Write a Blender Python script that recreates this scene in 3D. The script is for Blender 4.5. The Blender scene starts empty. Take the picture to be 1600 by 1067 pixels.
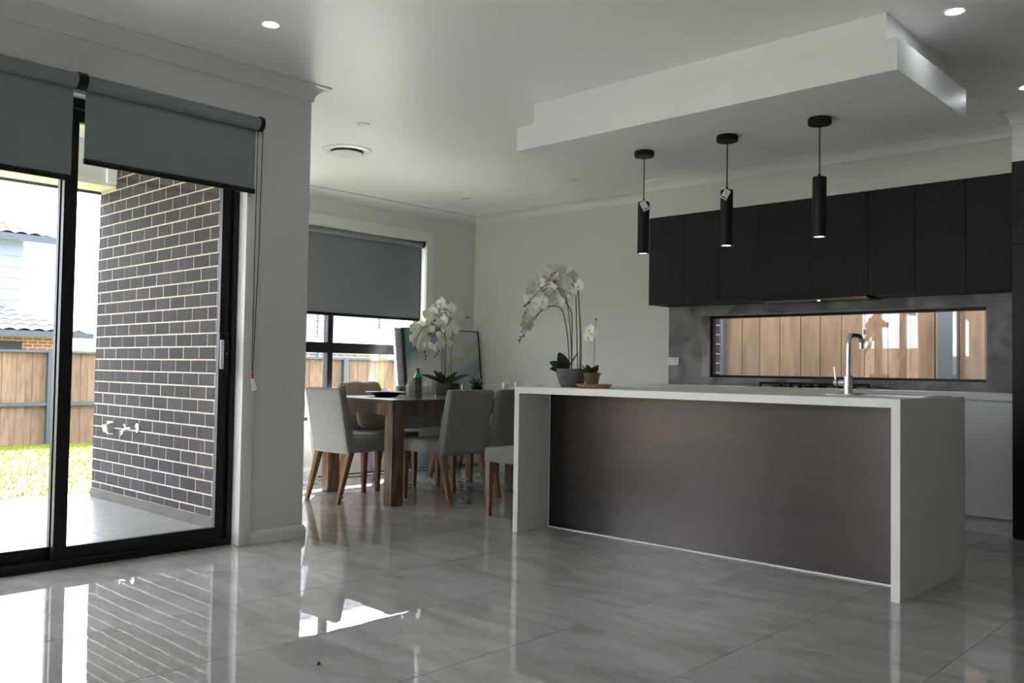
import bpy, bmesh, math, random
from mathutils import Vector, Matrix
random.seed(7)
S = bpy.context.scene
COL = S.collection

# ------------------------------------------------------------------ camera
cam = bpy.data.cameras.new('camera')
cam.sensor_width = 36.0
cam.lens = 31.008
cam.clip_start = 0.02
cam.clip_end = 300
camo = bpy.data.objects.new('camera', cam)
COL.objects.link(camo)
_R = Vector((0.7302127, 0.68304098, 0.01563403))
_U = Vector((0.01087809, -0.03450321, 0.99934538))
_F = Vector((-0.68313328, 0.72956463, 0.03262486))
camo.matrix_world = Matrix(((_R.x, _U.x, -_F.x, 0.0), (_R.y, _U.y, -_F.y, 0.0),
                            (_R.z, _U.z, -_F.z, 1.0089), (0, 0, 0, 1)))
S.camera = camo

# ------------------------------------------------------------------ world, sun, exposure
W = bpy.data.worlds.new('sky')
S.world = W
W.use_nodes = True
_bg = W.node_tree.nodes['Background']
_bg.inputs[0].default_value = (0.85, 0.905, 1.0, 1)
_bg.inputs[1].default_value = 1.4
sun = bpy.data.lights.new('sun', 'SUN')
sun.energy = 10.0
sun.color = (1.0, 0.965, 0.91)
sun.angle = 0.009
suno = bpy.data.objects.new('sun', sun)
COL.objects.link(suno)
_el = math.radians(36)
_d = Vector((0.70 * math.cos(_el), -0.71 * math.cos(_el), -math.sin(_el)))
suno.rotation_euler = _d.to_track_quat('-Z', 'Y').to_euler()
suno.location = (-20, 20, 20)
S.view_settings.view_transform = 'Standard'
S.view_settings.look = 'None'
S.view_settings.gamma = 1.0
S.view_settings.use_curve_mapping = False
S.view_settings.exposure = 3.13
S.cycles.use_denoising = True
S.cycles.max_bounces = 12
S.cycles.diffuse_bounces = 8
S.cycles.glossy_bounces = 5
S.cycles.transmission_bounces = 6
S.cycles.transparent_max_bounces = 12
S.cycles.caustics_reflective = True
S.cycles.blur_glossy = 0.6
S.cycles.caustics_refractive = False
S.cycles.sample_clamp_indirect = 12.0

# ------------------------------------------------------------------ materials
MATS = {}
def nt_new(name):
    m = bpy.data.materials.new(name)
    m.use_nodes = True
    return m, m.node_tree, m.node_tree.nodes['Principled BSDF']

def mat(name, col, rough=0.5, metal=0.0, spec=0.5, col2=None, scale=8.0, stretch=(1, 1, 1), detail=4.0,
        lo=0.35, hi=0.65, bump=0.0, bscale=60.0, bdist=0.002, rand=0.0, emit=None, estr=0.0, alpha=1.0, coat=0.0, obj_rand=False, sheen=0.0, distort=0.0):
    m, nt, b = nt_new(name)
    N, L = nt.nodes, nt.links
    b.inputs['Base Color'].default_value = (*col, 1)
    b.inputs['Roughness'].default_value = rough
    b.inputs['Metallic'].default_value = metal
    b.inputs['Specular IOR Level'].default_value = spec
    b.inputs['Coat Weight'].default_value = coat
    b.inputs['Sheen Weight'].default_value = sheen
    tc = N.new('ShaderNodeTexCoord')
    vec = tc.outputs['Object']
    oi = N.new('ShaderNodeObjectInfo')
    if obj_rand:
        va = N.new('ShaderNodeVectorMath'); va.operation = 'MULTIPLY_ADD'
        comb = N.new('ShaderNodeCombineXYZ')
        for k in range(3): L.new(oi.outputs['Random'], comb.inputs[k])
        va.inputs[1].default_value = (37.0, 53.0, 71.0)
        L.new(comb.outputs[0], va.inputs[0]); L.new(vec, va.inputs[2])
        vec = va.outputs[0]
    mp = N.new('ShaderNodeMapping')
    mp.inputs['Scale'].default_value = stretch
    L.new(vec, mp.inputs[0])
    if col2 is not None:
        n = N.new('ShaderNodeTexNoise'); n.inputs['Scale'].default_value = scale; n.inputs['Detail'].default_value = detail
        n.inputs['Distortion'].default_value = distort
        L.new(mp.outputs[0], n.inputs['Vector'])
        r = N.new('ShaderNodeValToRGB')
        r.color_ramp.elements[0].position = lo; r.color_ramp.elements[0].color = (*col, 1)
        r.color_ramp.elements[1].position = hi; r.color_ramp.elements[1].color = (*col2, 1)
        L.new(n.outputs[0], r.inputs[0])
        out = r.outputs[0]
        if rand > 0:
            hs = N.new('ShaderNodeHueSaturation')
            mr = N.new('ShaderNodeMapRange')
            mr.inputs[3].default_value = 1 - rand; mr.inputs[4].default_value = 1 + rand
            L.new(oi.outputs['Random'], mr.inputs[0]); L.new(mr.outputs[0], hs.inputs['Value'])
            L.new(out, hs.inputs['Color']); out = hs.outputs[0]
        L.new(out, b.inputs['Base Color'])
    if bump > 0:
        n2 = N.new('ShaderNodeTexNoise'); n2.inputs['Scale'].default_value = bscale; n2.inputs['Detail'].default_value = 3
        L.new(mp.outputs[0], n2.inputs['Vector'])
        bp = N.new('ShaderNodeBump'); bp.inputs['Strength'].default_value = bump; bp.inputs['Distance'].default_value = bdist
        L.new(n2.outputs[0], bp.inputs['Height']); L.new(bp.outputs[0], b.inputs['Normal'])
    if emit:
        b.inputs['Emission Color'].default_value = (*emit, 1); b.inputs['Emission Strength'].default_value = estr
    MATS[name] = m
    return m

def pane_mat(name, tint=(1, 1, 1), ior=1.5, fac_mul=1.0):
    m, nt, b = nt_new(name)
    N, L = nt.nodes, nt.links
    N.remove(b)
    tr = N.new('ShaderNodeBsdfTransparent'); tr.inputs[0].default_value = (*tint, 1)
    gl = N.new('ShaderNodeBsdfGlossy'); gl.inputs['Roughness'].default_value = 0.0
    ge = N.new('ShaderNodeNewGeometry')
    dt = N.new('ShaderNodeVectorMath'); dt.operation = 'DOT_PRODUCT'
    L.new(ge.outputs['Normal'], dt.inputs[0]); L.new(ge.outputs['Incoming'], dt.inputs[1])
    def mth(op, x, y):
        q = N.new('ShaderNodeMath'); q.operation = op
        for k, z in enumerate((x, y)):
            if z is None: continue
            if isinstance(z, (int, float)): q.inputs[k].default_value = z
            else: L.new(z, q.inputs[k])
        return q.outputs[0]
    c_ = mth('ABSOLUTE', dt.outputs['Value'], None)
    f5 = mth('POWER', mth('SUBTRACT', 1.0, c_), 5.0)          # Schlick, the same from both sides of the pane
    mu = mth('ADD', mth('MULTIPLY', f5, 0.96), 0.04 * fac_mul)
    mx = N.new('ShaderNodeMixShader')
    L.new(mu, mx.inputs[0])
    L.new(tr.outputs[0], mx.inputs[1]); L.new(gl.outputs[0], mx.inputs[2])
    L.new(mx.outputs[0], N['Material Output'].inputs[0])
    MATS[name] = m
    return m

mat('wall_paint', (0.70, 0.698, 0.665), 0.55, bump=0.05, bscale=220, bdist=0.0006)
mat('bounce_cut_grey', (0.30, 0.30, 0.295), 0.6)  # right wall colour, darkened to cut bounce onto surfaces facing it
mat('ceiling_paint', (0.86, 0.86, 0.845), 0.35, spec=0.35)
mat('trim_paint', (0.76, 0.76, 0.74), 0.3)
mat('grout', (0.20, 0.19, 0.18), 0.7)
mat('concrete', (0.55, 0.53, 0.50), 0.8, col2=(0.48, 0.46, 0.44), scale=3)
mat('porcelain', (0.425, 0.415, 0.408), 0.014, spec=0.95, col2=(0.275, 0.266, 0.26), scale=1.7, stretch=(1.0, 2.4, 1), detail=12, lo=0.40, hi=0.85,
    obj_rand=True, rand=0.03, distort=0.9, bump=0.30, bscale=4.0, bdist=0.0005)
mat('skirt_tile', (0.072, 0.062, 0.054), 0.6, spec=0.2, col2=(0.06, 0.052, 0.046), scale=5)
mat('patio_tile', (0.20, 0.198, 0.196), 0.35, spec=0.3, col2=(0.165, 0.164, 0.163), scale=5, detail=7, obj_rand=True)
mat('brick', (0.0195, 0.0165, 0.0205), 0.8, spec=0.18, col2=(0.038, 0.032, 0.039), scale=45, detail=6, obj_rand=True, rand=0.22, bump=0.5, bscale=120, bdist=0.002)
mat('mortar', (0.40, 0.335, 0.29), 0.9, bump=0.5, bscale=150, bdist=0.002)
mat('black_aluminium', (0.008, 0.008, 0.009), 0.4, spec=0.3)
mat('white_stone', (0.75, 0.74, 0.72), 0.42, col2=(0.72, 0.71, 0.69), scale=60)
mat('dark_metal', (0.064, 0.054, 0.051), 0.26, metal=0.8, spec=0.25, col2=(0.055, 0.047, 0.045), scale=2.0, stretch=(1, 1, 10), detail=6, bump=0.03, bscale=9, bdist=0.001)
mat('charcoal', (0.015, 0.015, 0.0155), 0.55, spec=0.25, col2=(0.019, 0.019, 0.02), scale=10, stretch=(8, 8, 0.6), bump=0.15, bscale=40, bdist=0.0006)
mat('white_laminate', (0.72, 0.74, 0.75), 0.25)
mat('splash_stone', (0.085, 0.085, 0.082), 0.4, col2=(0.25, 0.248, 0.235), scale=4.2, detail=9, distort=0.8, bump=0.1, bscale=30)
mat('blind_fabric', (0.20, 0.228, 0.24), 0.85, col2=(0.21, 0.238, 0.25), scale=300, bump=0.12, bscale=500, bdist=0.0005)
mat('black_plastic', (0.007, 0.007, 0.008), 0.35, spec=0.3)
mat('matte_black', (0.008, 0.008, 0.008), 0.45, spec=0.25)
mat('linen', (0.27, 0.268, 0.268), 0.9, col2=(0.155, 0.153, 0.153), scale=95, stretch=(1, 1, 3.0), detail=5, lo=0.38, hi=0.64, bump=0.5, bscale=260, bdist=0.0012, sheen=0.1)
mat('chair_wood', (0.20, 0.115, 0.055), 0.42, col2=(0.125, 0.068, 0.032), scale=9, stretch=(6, 6, 0.7), detail=6)
mat('table_wood', (0.165, 0.098, 0.058), 0.45, col2=(0.055, 0.031, 0.020), scale=5, stretch=(6, 6, 0.9), detail=8, obj_rand=True, bump=0.25, bscale=30, bdist=0.001)
mat('table_top_wood', (0.12, 0.075, 0.05), 0.32, spec=0.9, col2=(0.055, 0.027, 0.017), scale=5, stretch=(6, 0.8, 6), detail=8)
mat('chrome', (0.80, 0.80, 0.80), 0.06, metal=1.0)
mat('steel', (0.55, 0.55, 0.54), 0.25, metal=1.0)
mat('silver_foil', (0.70, 0.71, 0.75), 0.35, metal=0.55, bump=1.0, bscale=38, bdist=0.02)
mat('mirror', (0.85, 0.86, 0.86), 0.02, metal=1.0)
mat('petal', (0.90, 0.895, 0.85), 0.6, col2=(0.84, 0.84, 0.77), scale=30)
mat('flower_heart', (0.74, 0.66, 0.33), 0.6)
mat('stem_green', (0.055, 0.075, 0.022), 0.5)
mat('stem_pale', (0.23, 0.27, 0.075), 0.5)
mat('bud', (0.055, 0.065, 0.025), 0.5)
mat('leaf', (0.014, 0.026, 0.010), 0.35, col2=(0.022, 0.040, 0.014), scale=12)
mat('succulent_leaf', (0.02, 0.12, 0.045), 0.4, col2=(0.03, 0.17, 0.06), scale=20)
mat('soil', (0.022, 0.016, 0.012), 0.95, bump=0.8, bscale=70, bdist=0.006)
mat('slate_pot', (0.085, 0.083, 0.085), 0.7, col2=(0.14, 0.138, 0.14), scale=8, stretch=(2, 2, 16), bump=0.4, bscale=25, bdist=0.002)
mat('brown_pot', (0.12, 0.088, 0.062), 0.75, col2=(0.15, 0.115, 0.085), scale=25)
mat('tray_wood', (0.50, 0.24, 0.085), 0.45, col2=(0.38, 0.16, 0.05), scale=6, stretch=(1, 6, 1), detail=6)
mat('bottle_green', (0.02, 0.35, 0.24), 0.12, spec=0.6)
mat('white_plastic', (0.80, 0.80, 0.79), 0.35)
mat('woven', (0.10, 0.085, 0.07), 0.7, col2=(0.20, 0.18, 0.155), scale=60, lo=0.45, hi=0.55, bump=0.6, bscale=90, bdist=0.003)
mat('bowl_dark', (0.018, 0.018, 0.02), 0.35)
mat('throw', (0.40, 0.335, 0.27), 0.9, col2=(0.33, 0.27, 0.215), scale=80, bump=0.4, bscale=180, bdist=0.002)
mat('navy_cloth', (0.012, 0.016, 0.03), 0.9, col2=(0.09, 0.10, 0.13), scale=35, lo=0.55, hi=0.6)
mat('red_plastic', (0.45, 0.03, 0.02), 0.4)
mat('tag_paper', (0.75, 0.74, 0.74), 0.6)
mat('tag_ink', (0.05, 0.045, 0.045), 0.6)
mat('paling', (0.150, 0.099, 0.065), 0.8, spec=0.25, col2=(0.088, 0.053, 0.034), scale=4, stretch=(5, 5, 0.8), detail=7, obj_rand=True, rand=0.16, bump=0.3, bscale=30, bdist=0.003, lo=0.4, hi=0.75)
mat('outlet_grey', (0.27, 0.28, 0.26), 0.5)
mat('fence_steel', (0.032, 0.041, 0.054), 0.45)
mat('grass', (0.072, 0.105, 0.012), 0.9, spec=0.1, col2=(0.14, 0.135, 0.022), scale=3.5, detail=8, bump=0.8, bscale=50, bdist=0.03)
mat('grass_blade', (0.072, 0.11, 0.012), 0.8, spec=0.1, col2=(0.14, 0.135, 0.022), scale=1.2)
mat('beam_paint', (0.62, 0.60, 0.60), 0.5)
mat('soffit_paint', (0.72, 0.69, 0.58), 0.6)
mat('cladding', (0.20, 0.235, 0.28), 0.6)
mat('roof_tile', (0.10, 0.105, 0.125), 0.3, spec=0.6)
mat('red_brick', (0.30, 0.115, 0.07), 0.85, col2=(0.22, 0.09, 0.06), scale=6)
mat('lens_lit', (0.9, 0.9, 0.9), 0.4, emit=(0.88, 0.96, 1.0), estr=9.0)
mat('lens_pendant', (0.9, 0.9, 0.9), 0.4, emit=(1.0, 0.97, 0.93), estr=1.6)
mat('lens_off', (0.62, 0.62, 0.60), 0.4)
mat('vent_dark', (0.05, 0.045, 0.045), 0.6)

def add_veins(m, base_in='Base Color'):
    nt = m.node_tree; N, L = nt.nodes, nt.links
    b = N['Principled BSDF']
    src = b.inputs[base_in].links[0].from_socket
    tc = N.new('ShaderNodeTexCoord'); oi = N.new('ShaderNodeObjectInfo')
    cb = N.new('ShaderNodeCombineXYZ'); va = N.new('ShaderNodeVectorMath'); va.operation = 'MULTIPLY_ADD'
    for k in range(3): L.new(oi.outputs['Random'], cb.inputs[k])
    va.inputs[1].default_value = (19.0, 43.0, 7.0)
    L.new(cb.outputs[0], va.inputs[0]); L.new(tc.outputs['Object'], va.inputs[2])
    mp = N.new('ShaderNodeMapping'); mp.inputs['Rotation'].default_value = (0, 0, math.radians(-40)); mp.inputs['Scale'].default_value = (1.0, 3.2, 1)
    L.new(va.outputs[0], mp.inputs[0])
    n = N.new('ShaderNodeTexNoise'); n.inputs['Scale'].default_value = 1.5; n.inputs['Detail'].default_value = 12; n.inputs['Roughness'].default_value = 0.66
    n.inputs['Distortion'].default_value = 0.6
    L.new(mp.outputs[0], n.inputs['Vector'])
    r = N.new('ShaderNodeValToRGB'); e = r.color_ramp.elements
    e[0].position = 0.44; e[0].color = (1, 1, 1, 1); e[1].position = 0.56; e[1].color = (1, 1, 1, 1)
    q = e.new(0.495); q.color = (0.70, 0.68, 0.66, 1)
    L.new(n.outputs[0], r.inputs[0])
    mx = N.new('ShaderNodeMix'); mx.data_type = 'RGBA'; mx.blend_type = 'MULTIPLY'; mx.inputs[0].default_value = 0.38
    L.new(src, mx.inputs[6]); L.new(r.outputs[0], mx.inputs[7]); L.new(mx.outputs[2], b.inputs[base_in])
add_veins(MATS['porcelain'])
pane_mat('pane', (0.97, 0.985, 0.98), 1.5, 1.7)
pane_mat('tumbler_glass', (0.985, 0.99, 0.99), 1.5, 2.2)

# far brick facade (courses a few pixels high: texture takes over)
def far_brick(name, c1, c2, mortar, s):
    m, nt, b = nt_new(name)
    N, L = nt.nodes, nt.links
    tc = N.new('ShaderNodeTexCoord'); mp = N.new('ShaderNodeMapping')
    mp.inputs['Rotation'].default_value = (math.pi / 2, 0, math.pi / 2)
    sep = N.new('ShaderNodeSeparateXYZ'); cmb = N.new('ShaderNodeCombineXYZ')
    L.new(tc.outputs['Object'], sep.inputs[0]); L.new(sep.outputs[1], cmb.inputs[0]); L.new(sep.outputs[2], cmb.inputs[1])
    bt = N.new('ShaderNodeTexBrick')
    bt.inputs['Color1'].default_value = (*c1, 1); bt.inputs['Color2'].default_value = (*c2, 1); bt.inputs['Mortar'].default_value = (*mortar, 1)
    bt.inputs['Scale'].default_value = 1.0; bt.inputs['Mortar Size'].default_value = s * 0.09
    bt.inputs['Brick Width'].default_value = s * 2.8; bt.inputs['Row Height'].default_value = s
    L.new(cmb.outputs[0], bt.inputs['Vector']); L.new(bt.outputs[0], b.inputs['Base Color'])
    b.inputs['Roughness'].default_value = 0.85
    MATS[name] = m
far_brick('far_brick_purple', (0.13, 0.115, 0.145), (0.17, 0.15, 0.18), (0.52, 0.50, 0.50), 0.086)
far_brick('far_brick_red', (0.26, 0.11, 0.075), (0.20, 0.085, 0.06), (0.50, 0.45, 0.40), 0.086)

# abstract paintings (flat print on canvas)
def painting(name, stops, scale, seed, rot):
    m, nt, b = nt_new(name)
    N, L = nt.nodes, nt.links
    tc = N.new('ShaderNodeTexCoord'); mp = N.new('ShaderNodeMapping')
    mp.inputs['Location'].default_value = (seed, seed * 1.7, seed * .3); mp.inputs['Rotation'].default_value = rot
    L.new(tc.outputs['Object'], mp.inputs[0])
    w = N.new('ShaderNodeTexWave'); w.inputs['Scale'].default_value = scale; w.inputs['Distortion'].default_value = 7.5
    w.inputs['Detail'].default_value = 3; w.inputs['Detail Scale'].default_value = 0.9
    L.new(mp.outputs[0], w.inputs['Vector'])
    r = N.new('ShaderNodeValToRGB')
    r.color_ramp.elements.remove(r.color_ramp.elements[0])
    r.color_ramp.elements[0].position = stops[0][0]; r.color_ramp.elements[0].color = (*stops[0][1], 1)
    for pz, c in stops[1:]:
        e = r.color_ramp.elements.new(pz); e.color = (*c, 1)
    L.new(w.outputs[0], r.inputs[0]); L.new(r.outputs[0], b.inputs['Base Color'])
    b.inputs['Roughness'].default_value = 0.55
    MATS[name] = m
painting('painting_teal', [(0.0, (0.16, 0.27, 0.30)), (0.12, (0.40, 0.50, 0.49)), (0.28, (0.58, 0.56, 0.53)), (0.45, (0.60, 0.58, 0.57)),
                           (0.60, (0.54, 0.57, 0.56)), (0.70, (0.50, 0.43, 0.30)), (0.78, (0.58, 0.56, 0.52)), (0.92, (0.36, 0.47, 0.47)), (1.0, (0.24, 0.33, 0.38))], 0.55, 3.1, (0.5, 0.2, 0.4))
painting('painting_pink', [(0.0, (0.66, 0.64, 0.63)), (0.35, (0.62, 0.58, 0.60)), (0.55, (0.68, 0.66, 0.66)), (0.8, (0.50, 0.40, 0.50)), (0.9, (0.66, 0.62, 0.64)), (1.0, (0.40, 0.27, 0.40))], 0.7, 8.2, (0.2, 0.1, 0.9))

# ------------------------------------------------------------------ builders
def tag(o, label=None, cat=None, group=None, kind=None):
    if label: o['label'] = label
    if cat: o['category'] = cat
    if group: o['group'] = group
    if kind: o['kind'] = kind
    return o

def thing(name, label, cat, loc=(0, 0, 0), group=None, kind=None):
    o = bpy.data.objects.new(name, None)
    o.empty_display_size = 0.05
    COL.objects.link(o)
    o.location = loc
    return tag(o, label, cat, group, kind)

def wloc(o):
    v = Vector((0, 0, 0))
    while o is not None:
        v += Vector(o.location)
        o = o.parent
    return v

def link(name, me, m, parent=None, origin=None):
    """mesh given in world coordinates (parents unrotated while building); origin = where its own origin sits"""
    o = bpy.data.objects.new(name, me)
    COL.objects.link(o)
    if m is not None and not me.materials:
        me.materials.append(MATS[m])
    base = wloc(parent) if parent else Vector((0, 0, 0))
    org = Vector(origin) if origin is not None else base
    if org.length > 1e-9:
        me.transform(Matrix.Translation(-org))
    if parent:
        o.parent = parent
    o.location = org - base
    return o

def smooth(me, ang=40):
    for p in me.polygons: p.use_smooth = True
    me.set_sharp_from_angle(angle=math.radians(ang))

def bm_mesh(name, bm, sm=None):
    bm.normal_update()
    me = bpy.data.meshes.new(name)
    bm.to_mesh(me); bm.free()
    if sm: smooth(me, sm)
    return me

def bm_box(bm, x0, x1, y0, y1, z0, z1, bev=0.0, seg=2):
    r = bmesh.ops.create_cube(bm, size=1.0)
    vs = r['verts']
    for v in vs:
        v.co = Vector((x0 + (v.co.x + .5) * (x1 - x0), y0 + (v.co.y + .5) * (y1 - y0), z0 + (v.co.z + .5) * (z1 - z0)))
    if bev > 0:
        es = list({e for v in vs for e in v.link_edges})
        bmesh.ops.bevel(bm, geom=es, offset=bev, segments=seg, profile=0.6, affect='EDGES', clamp_overlap=True)
    return vs

def box(name, x0, x1, y0, y1, z0, z1, m, parent=None, bev=0.0, seg=2, origin=None):
    bm = bmesh.new()
    bm_box(bm, min(x0, x1), max(x0, x1), min(y0, y1), max(y0, y1), min(z0, z1), max(z0, z1), bev, seg)
    return link(name, bm_mesh(name, bm, 30 if bev else None), m, parent, origin)

def hexa(name, pts, m, parent=None, bev=0.0, seg=2):
    """8 points: bottom 4 ccw, top 4 ccw"""
    bm = bmesh.new()
    v = [bm.verts.new(p) for p in pts]
    for f in ((3, 2, 1, 0), (4, 5, 6, 7), (0, 1, 5, 4), (1, 2, 6, 5), (2, 3, 7, 6), (3, 0, 4, 7)):
        bm.faces.new([v[i] for i in f])
    bmesh.ops.recalc_face_normals(bm, faces=bm.faces)
    if bev > 0:
        bmesh.ops.bevel(bm, geom=list(bm.edges), offset=bev, segments=seg, profile=0.6, affect='EDGES', clamp_overlap=True)
    return link(name, bm_mesh(name, bm, 30 if bev else None), m, parent)

def lathe_bm(prof, c=(0, 0, 0), n=28, closed=False):
    bm = bmesh.new()
    rings = []
    for r, z in prof:
        if r < 1e-6:
            rings.append([bm.verts.new((c[0], c[1], c[2] + z))])
        else:
            rings.append([bm.verts.new((c[0] + r * math.cos(2 * math.pi * k / n), c[1] + r * math.sin(2 * math.pi * k / n), c[2] + z)) for k in range(n)])
    pairs = list(zip(rings[:-1], rings[1:]))
    if closed: pairs.append((rings[-1], rings[0]))
    for a, b in pairs:
        for k in range(n):
            k2 = (k + 1) % n
            if len(a) == 1 and len(b) == 1: continue
            if len(a) == 1: bm.faces.new((a[0], b[k2], b[k]))
            elif len(b) == 1: bm.faces.new((a[k], a[k2], b[0]))
            else: bm.faces.new((a[k], a[k2], b[k2], b[k]))
    bmesh.ops.recalc_face_normals(bm, faces=bm.faces)
    return bm

def lathe(name, prof, c, m, parent=None, n=28, closed=False, ang=35):
    return link(name, bm_mesh(name, lathe_bm(prof, c, n, closed), ang), m, parent)

def tube_bm(bm, pts, rad, n=8, cap=True):
    pts = [Vector(p) for p in pts]
    rads = rad if isinstance(rad, (list, tuple)) else [rad] * len(pts)
    rings = []
    up = Vector((0.31, 0.17, 0.93)).normalized()
    for i, p in enumerate(pts):
        t = (pts[min(i + 1, len(pts) - 1)] - pts[max(i - 1, 0)]).normalized()
        a = t.cross(up)
        if a.length < 1e-3: a = t.cross(Vector((1, 0, 0)))
        a.normalize(); b = t.cross(a).normalized()
        rings.append([bm.verts.new(p + rads[i] * (math.cos(2 * math.pi * k / n) * a + math.sin(2 * math.pi * k / n) * b)) for k in range(n)])
    for r0, r1 in zip(rings[:-1], rings[1:]):
        for k in range(n):
            bm.faces.new((r0[k], r0[(k + 1) % n], r1[(k + 1) % n], r1[k]))
    if cap:
        bm.faces.new(rings[0][::-1]); bm.faces.new(rings[-1])

def tube(name, pts, rad, m, parent=None, n=8):
    bm = bmesh.new(); tube_bm(bm, pts, rad, n)
    bmesh.ops.recalc_face_normals(bm, faces=bm.faces)
    return link(name, bm_mesh(name, bm, 45), m, parent)

def bez(pts, k=6):
    """Catmull-Rom through points"""
    P = [Vector(p) for p in pts]; out = []
    for i in range(len(P) - 1):
        a, b, c, d = P[max(i - 1, 0)], P[i], P[i + 1], P[min(i + 2, len(P) - 1)]
        for j in range(k):
            t = j / k
            out.append(0.5 * ((2 * b) + (-a + c) * t + (2 * a - 5 * b + 4 * c - d) * t * t + (-a + 3 * b - 3 * c + d) * t ** 3))
    out.append(P[-1]); return out

def slab(name, axis, a0, a1, u0, u1, w0, w1, holes, m, parent=None):
    """solid slab; axis = thickness axis (x, y or z) from a0 to a1; holes = (u0,u1,w0,w1) in the other two axes. One connected mesh."""
    us = sorted({u0, u1, *[h[0] for h in holes], *[h[1] for h in holes]}); us = [u for u in us if u0 <= u <= u1]
    ws = sorted({w0, w1, *[h[2] for h in holes], *[h[3] for h in holes]}); ws = [w for w in ws if w0 <= w <= w1]
    def solid(i, j):
        if i < 0 or j < 0 or i >= len(us) - 1 or j >= len(ws) - 1: return False
        cu, cw = (us[i] + us[i + 1]) / 2, (ws[j] + ws[j + 1]) / 2
        return not any(h[0] < cu < h[1] and h[2] < cw < h[3] for h in holes)
    bm = bmesh.new(); V = {}
    def vv(i, j, s):
        k = (i, j, s)
        if k not in V:
            a = (a0, a1)[s]
            V[k] = bm.verts.new({'x': (a, us[i], ws[j]), 'y': (us[i], a, ws[j]), 'z': (us[i], ws[j], a)}[axis])
        return V[k]
    for i in range(len(us) - 1):
        for j in range(len(ws) - 1):
            if not solid(i, j): continue
            for s in (0, 1):
                bm.faces.new((vv(i, j, s), vv(i + 1, j, s), vv(i + 1, j + 1, s), vv(i, j + 1, s)))
            if not solid(i - 1, j): bm.faces.new((vv(i, j, 0), vv(i, j + 1, 0), vv(i, j + 1, 1), vv(i, j, 1)))
            if not solid(i + 1, j): bm.faces.new((vv(i + 1, j, 0), vv(i + 1, j + 1, 0), vv(i + 1, j + 1, 1), vv(i + 1, j, 1)))
            if not solid(i, j - 1): bm.faces.new((vv(i, j, 0), vv(i + 1, j, 0), vv(i + 1, j, 1), vv(i, j, 1)))
            if not solid(i, j + 1): bm.faces.new((vv(i, j + 1, 0), vv(i + 1, j + 1, 0), vv(i + 1, j + 1, 1), vv(i, j + 1, 1)))
    bmesh.ops.recalc_face_normals(bm, faces=bm.faces)
    return link(name, bm_mesh(name, bm), m, parent)

def frame(name, axis, a0, a1, u0, u1, w0, w1, t, m, parent=None, tb=None):
    tb = t if tb is None else tb
    return slab(name, axis, a0, a1, u0, u1, w0, w1, [(u0 + t, u1 - t, w0 + tb, w1 - t)], m, parent)

def prism(name, prof, p0, p1, nrm, m0, m1, m, parent=None):
    """profile (d, z) swept from p0 to p1 (2-D points); d along nrm; m0/m1 mitre slope at the ends"""
    t = (Vector(p1) - Vector(p0)).normalized(); n = Vector(nrm)
    bm = bmesh.new()
    A = [bm.verts.new((*(Vector(p0) + n * d + t * (m0 * d)), z)) for d, z in prof]
    B = [bm.verts.new((*(Vector(p1) + n * d - t * (m1 * d)), z)) for d, z in prof]
    k = len(prof)
    for i in range(k):
        bm.faces.new((A[i], A[(i + 1) % k], B[(i + 1) % k], B[i]))
    bm.faces.new(A[::-1]); bm.faces.new(B)
    bmesh.ops.recalc_face_normals(bm, faces=bm.faces)
    return link(name, bm_mesh(name, bm, 30), m, parent)

def copy_tree(o, parent=None):
    c = o.copy(); COL.objects.link(c)
    if parent is not None: c.parent = parent
    for ch in list(o.children): copy_tree(ch, c)
    return c

# ------------------------------------------------------------------ room dimensions
H = 2.7
XD = -4.524      # inner face of the wall with the sliding door
YE = 3.022       # end of that wall / inner face of dining south wall
XW = -7.024      # dining window wall
YW = 6.874       # rear wall
XR, YS = 4.6, -9.0

# ------------------------------------------------------------------ floor
floor = slab('floor', 'z', -0.12, -0.0015, XW - 0.17, XR + 0.2, YS - 0.2, YW + 0.22, [(XW - 0.17, XD - 0.25, YS - 0.2, 2.86)], 'grout')
tag(floor, 'polished grey marble-look tiled floor of the open kitchen and dining room', 'floor', kind='structure')
PIT = 0.603; GAP = 0.003
tile_cache = {}
def floor_tile(x0, x1, y0, y1, cache, m, parent, z=0.0, th=0.012):
    w, d = round(x1 - x0, 3), round(y1 - y0, 3)
    if w < 0.03 or d < 0.03: return
    if (w, d) not in cache:
        bm = bmesh.new()
        bm_box(bm, -w / 2 + GAP / 2, w / 2 - GAP / 2, -d / 2 + GAP / 2, d / 2 - GAP / 2, -th, 0)
        me = bm_mesh('tile', bm); me.materials.append(MATS[m]); cache[(w, d)] = me
    o = bpy.data.objects.new('tile', cache[(w, d)]); COL.objects.link(o)
    o.parent = parent
    o.location = Vector(((x0 + x1) / 2, (y0 + y1) / 2, z)) - wloc(parent)
    o.rotation_euler = (random.uniform(-1, 1) * 0.0009, random.uniform(-1, 1) * 0.0009, 0)
    return o
for i in range(-9, 12):
    for j in range(-20, 9):
        x0 = -1.01 - PIT * i; x1 = x0 + PIT; y0 = 2.557 + PIT * j; y1 = y0 + PIT
        xa, xb = max(x0, XW), min(x1, XR); ya, yb = max(y0, YS), min(y1, YW)
        if xb - xa < .03 or yb - ya < .03: continue
        if (xa + xb) / 2 < XD and yb <= YE: continue
        if xa < XD and ya < YE:
            if xb > XD + .03:                      # strip on the room side of the door wall
                if yb > YE + .03 and xb - XD > .03:
                    floor_tile(xa, xb, YE, yb, tile_cache, 'porcelain', floor)
                    floor_tile(XD - .09, xb, ya, YE, tile_cache, 'porcelain', floor)
                else:
                    floor_tile(XD - .09, xb, ya, yb, tile_cache, 'porcelain', floor)
                continue
            ya = YE
        floor_tile(xa, xb, ya, yb, tile_cache, 'porcelain', floor)

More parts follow.
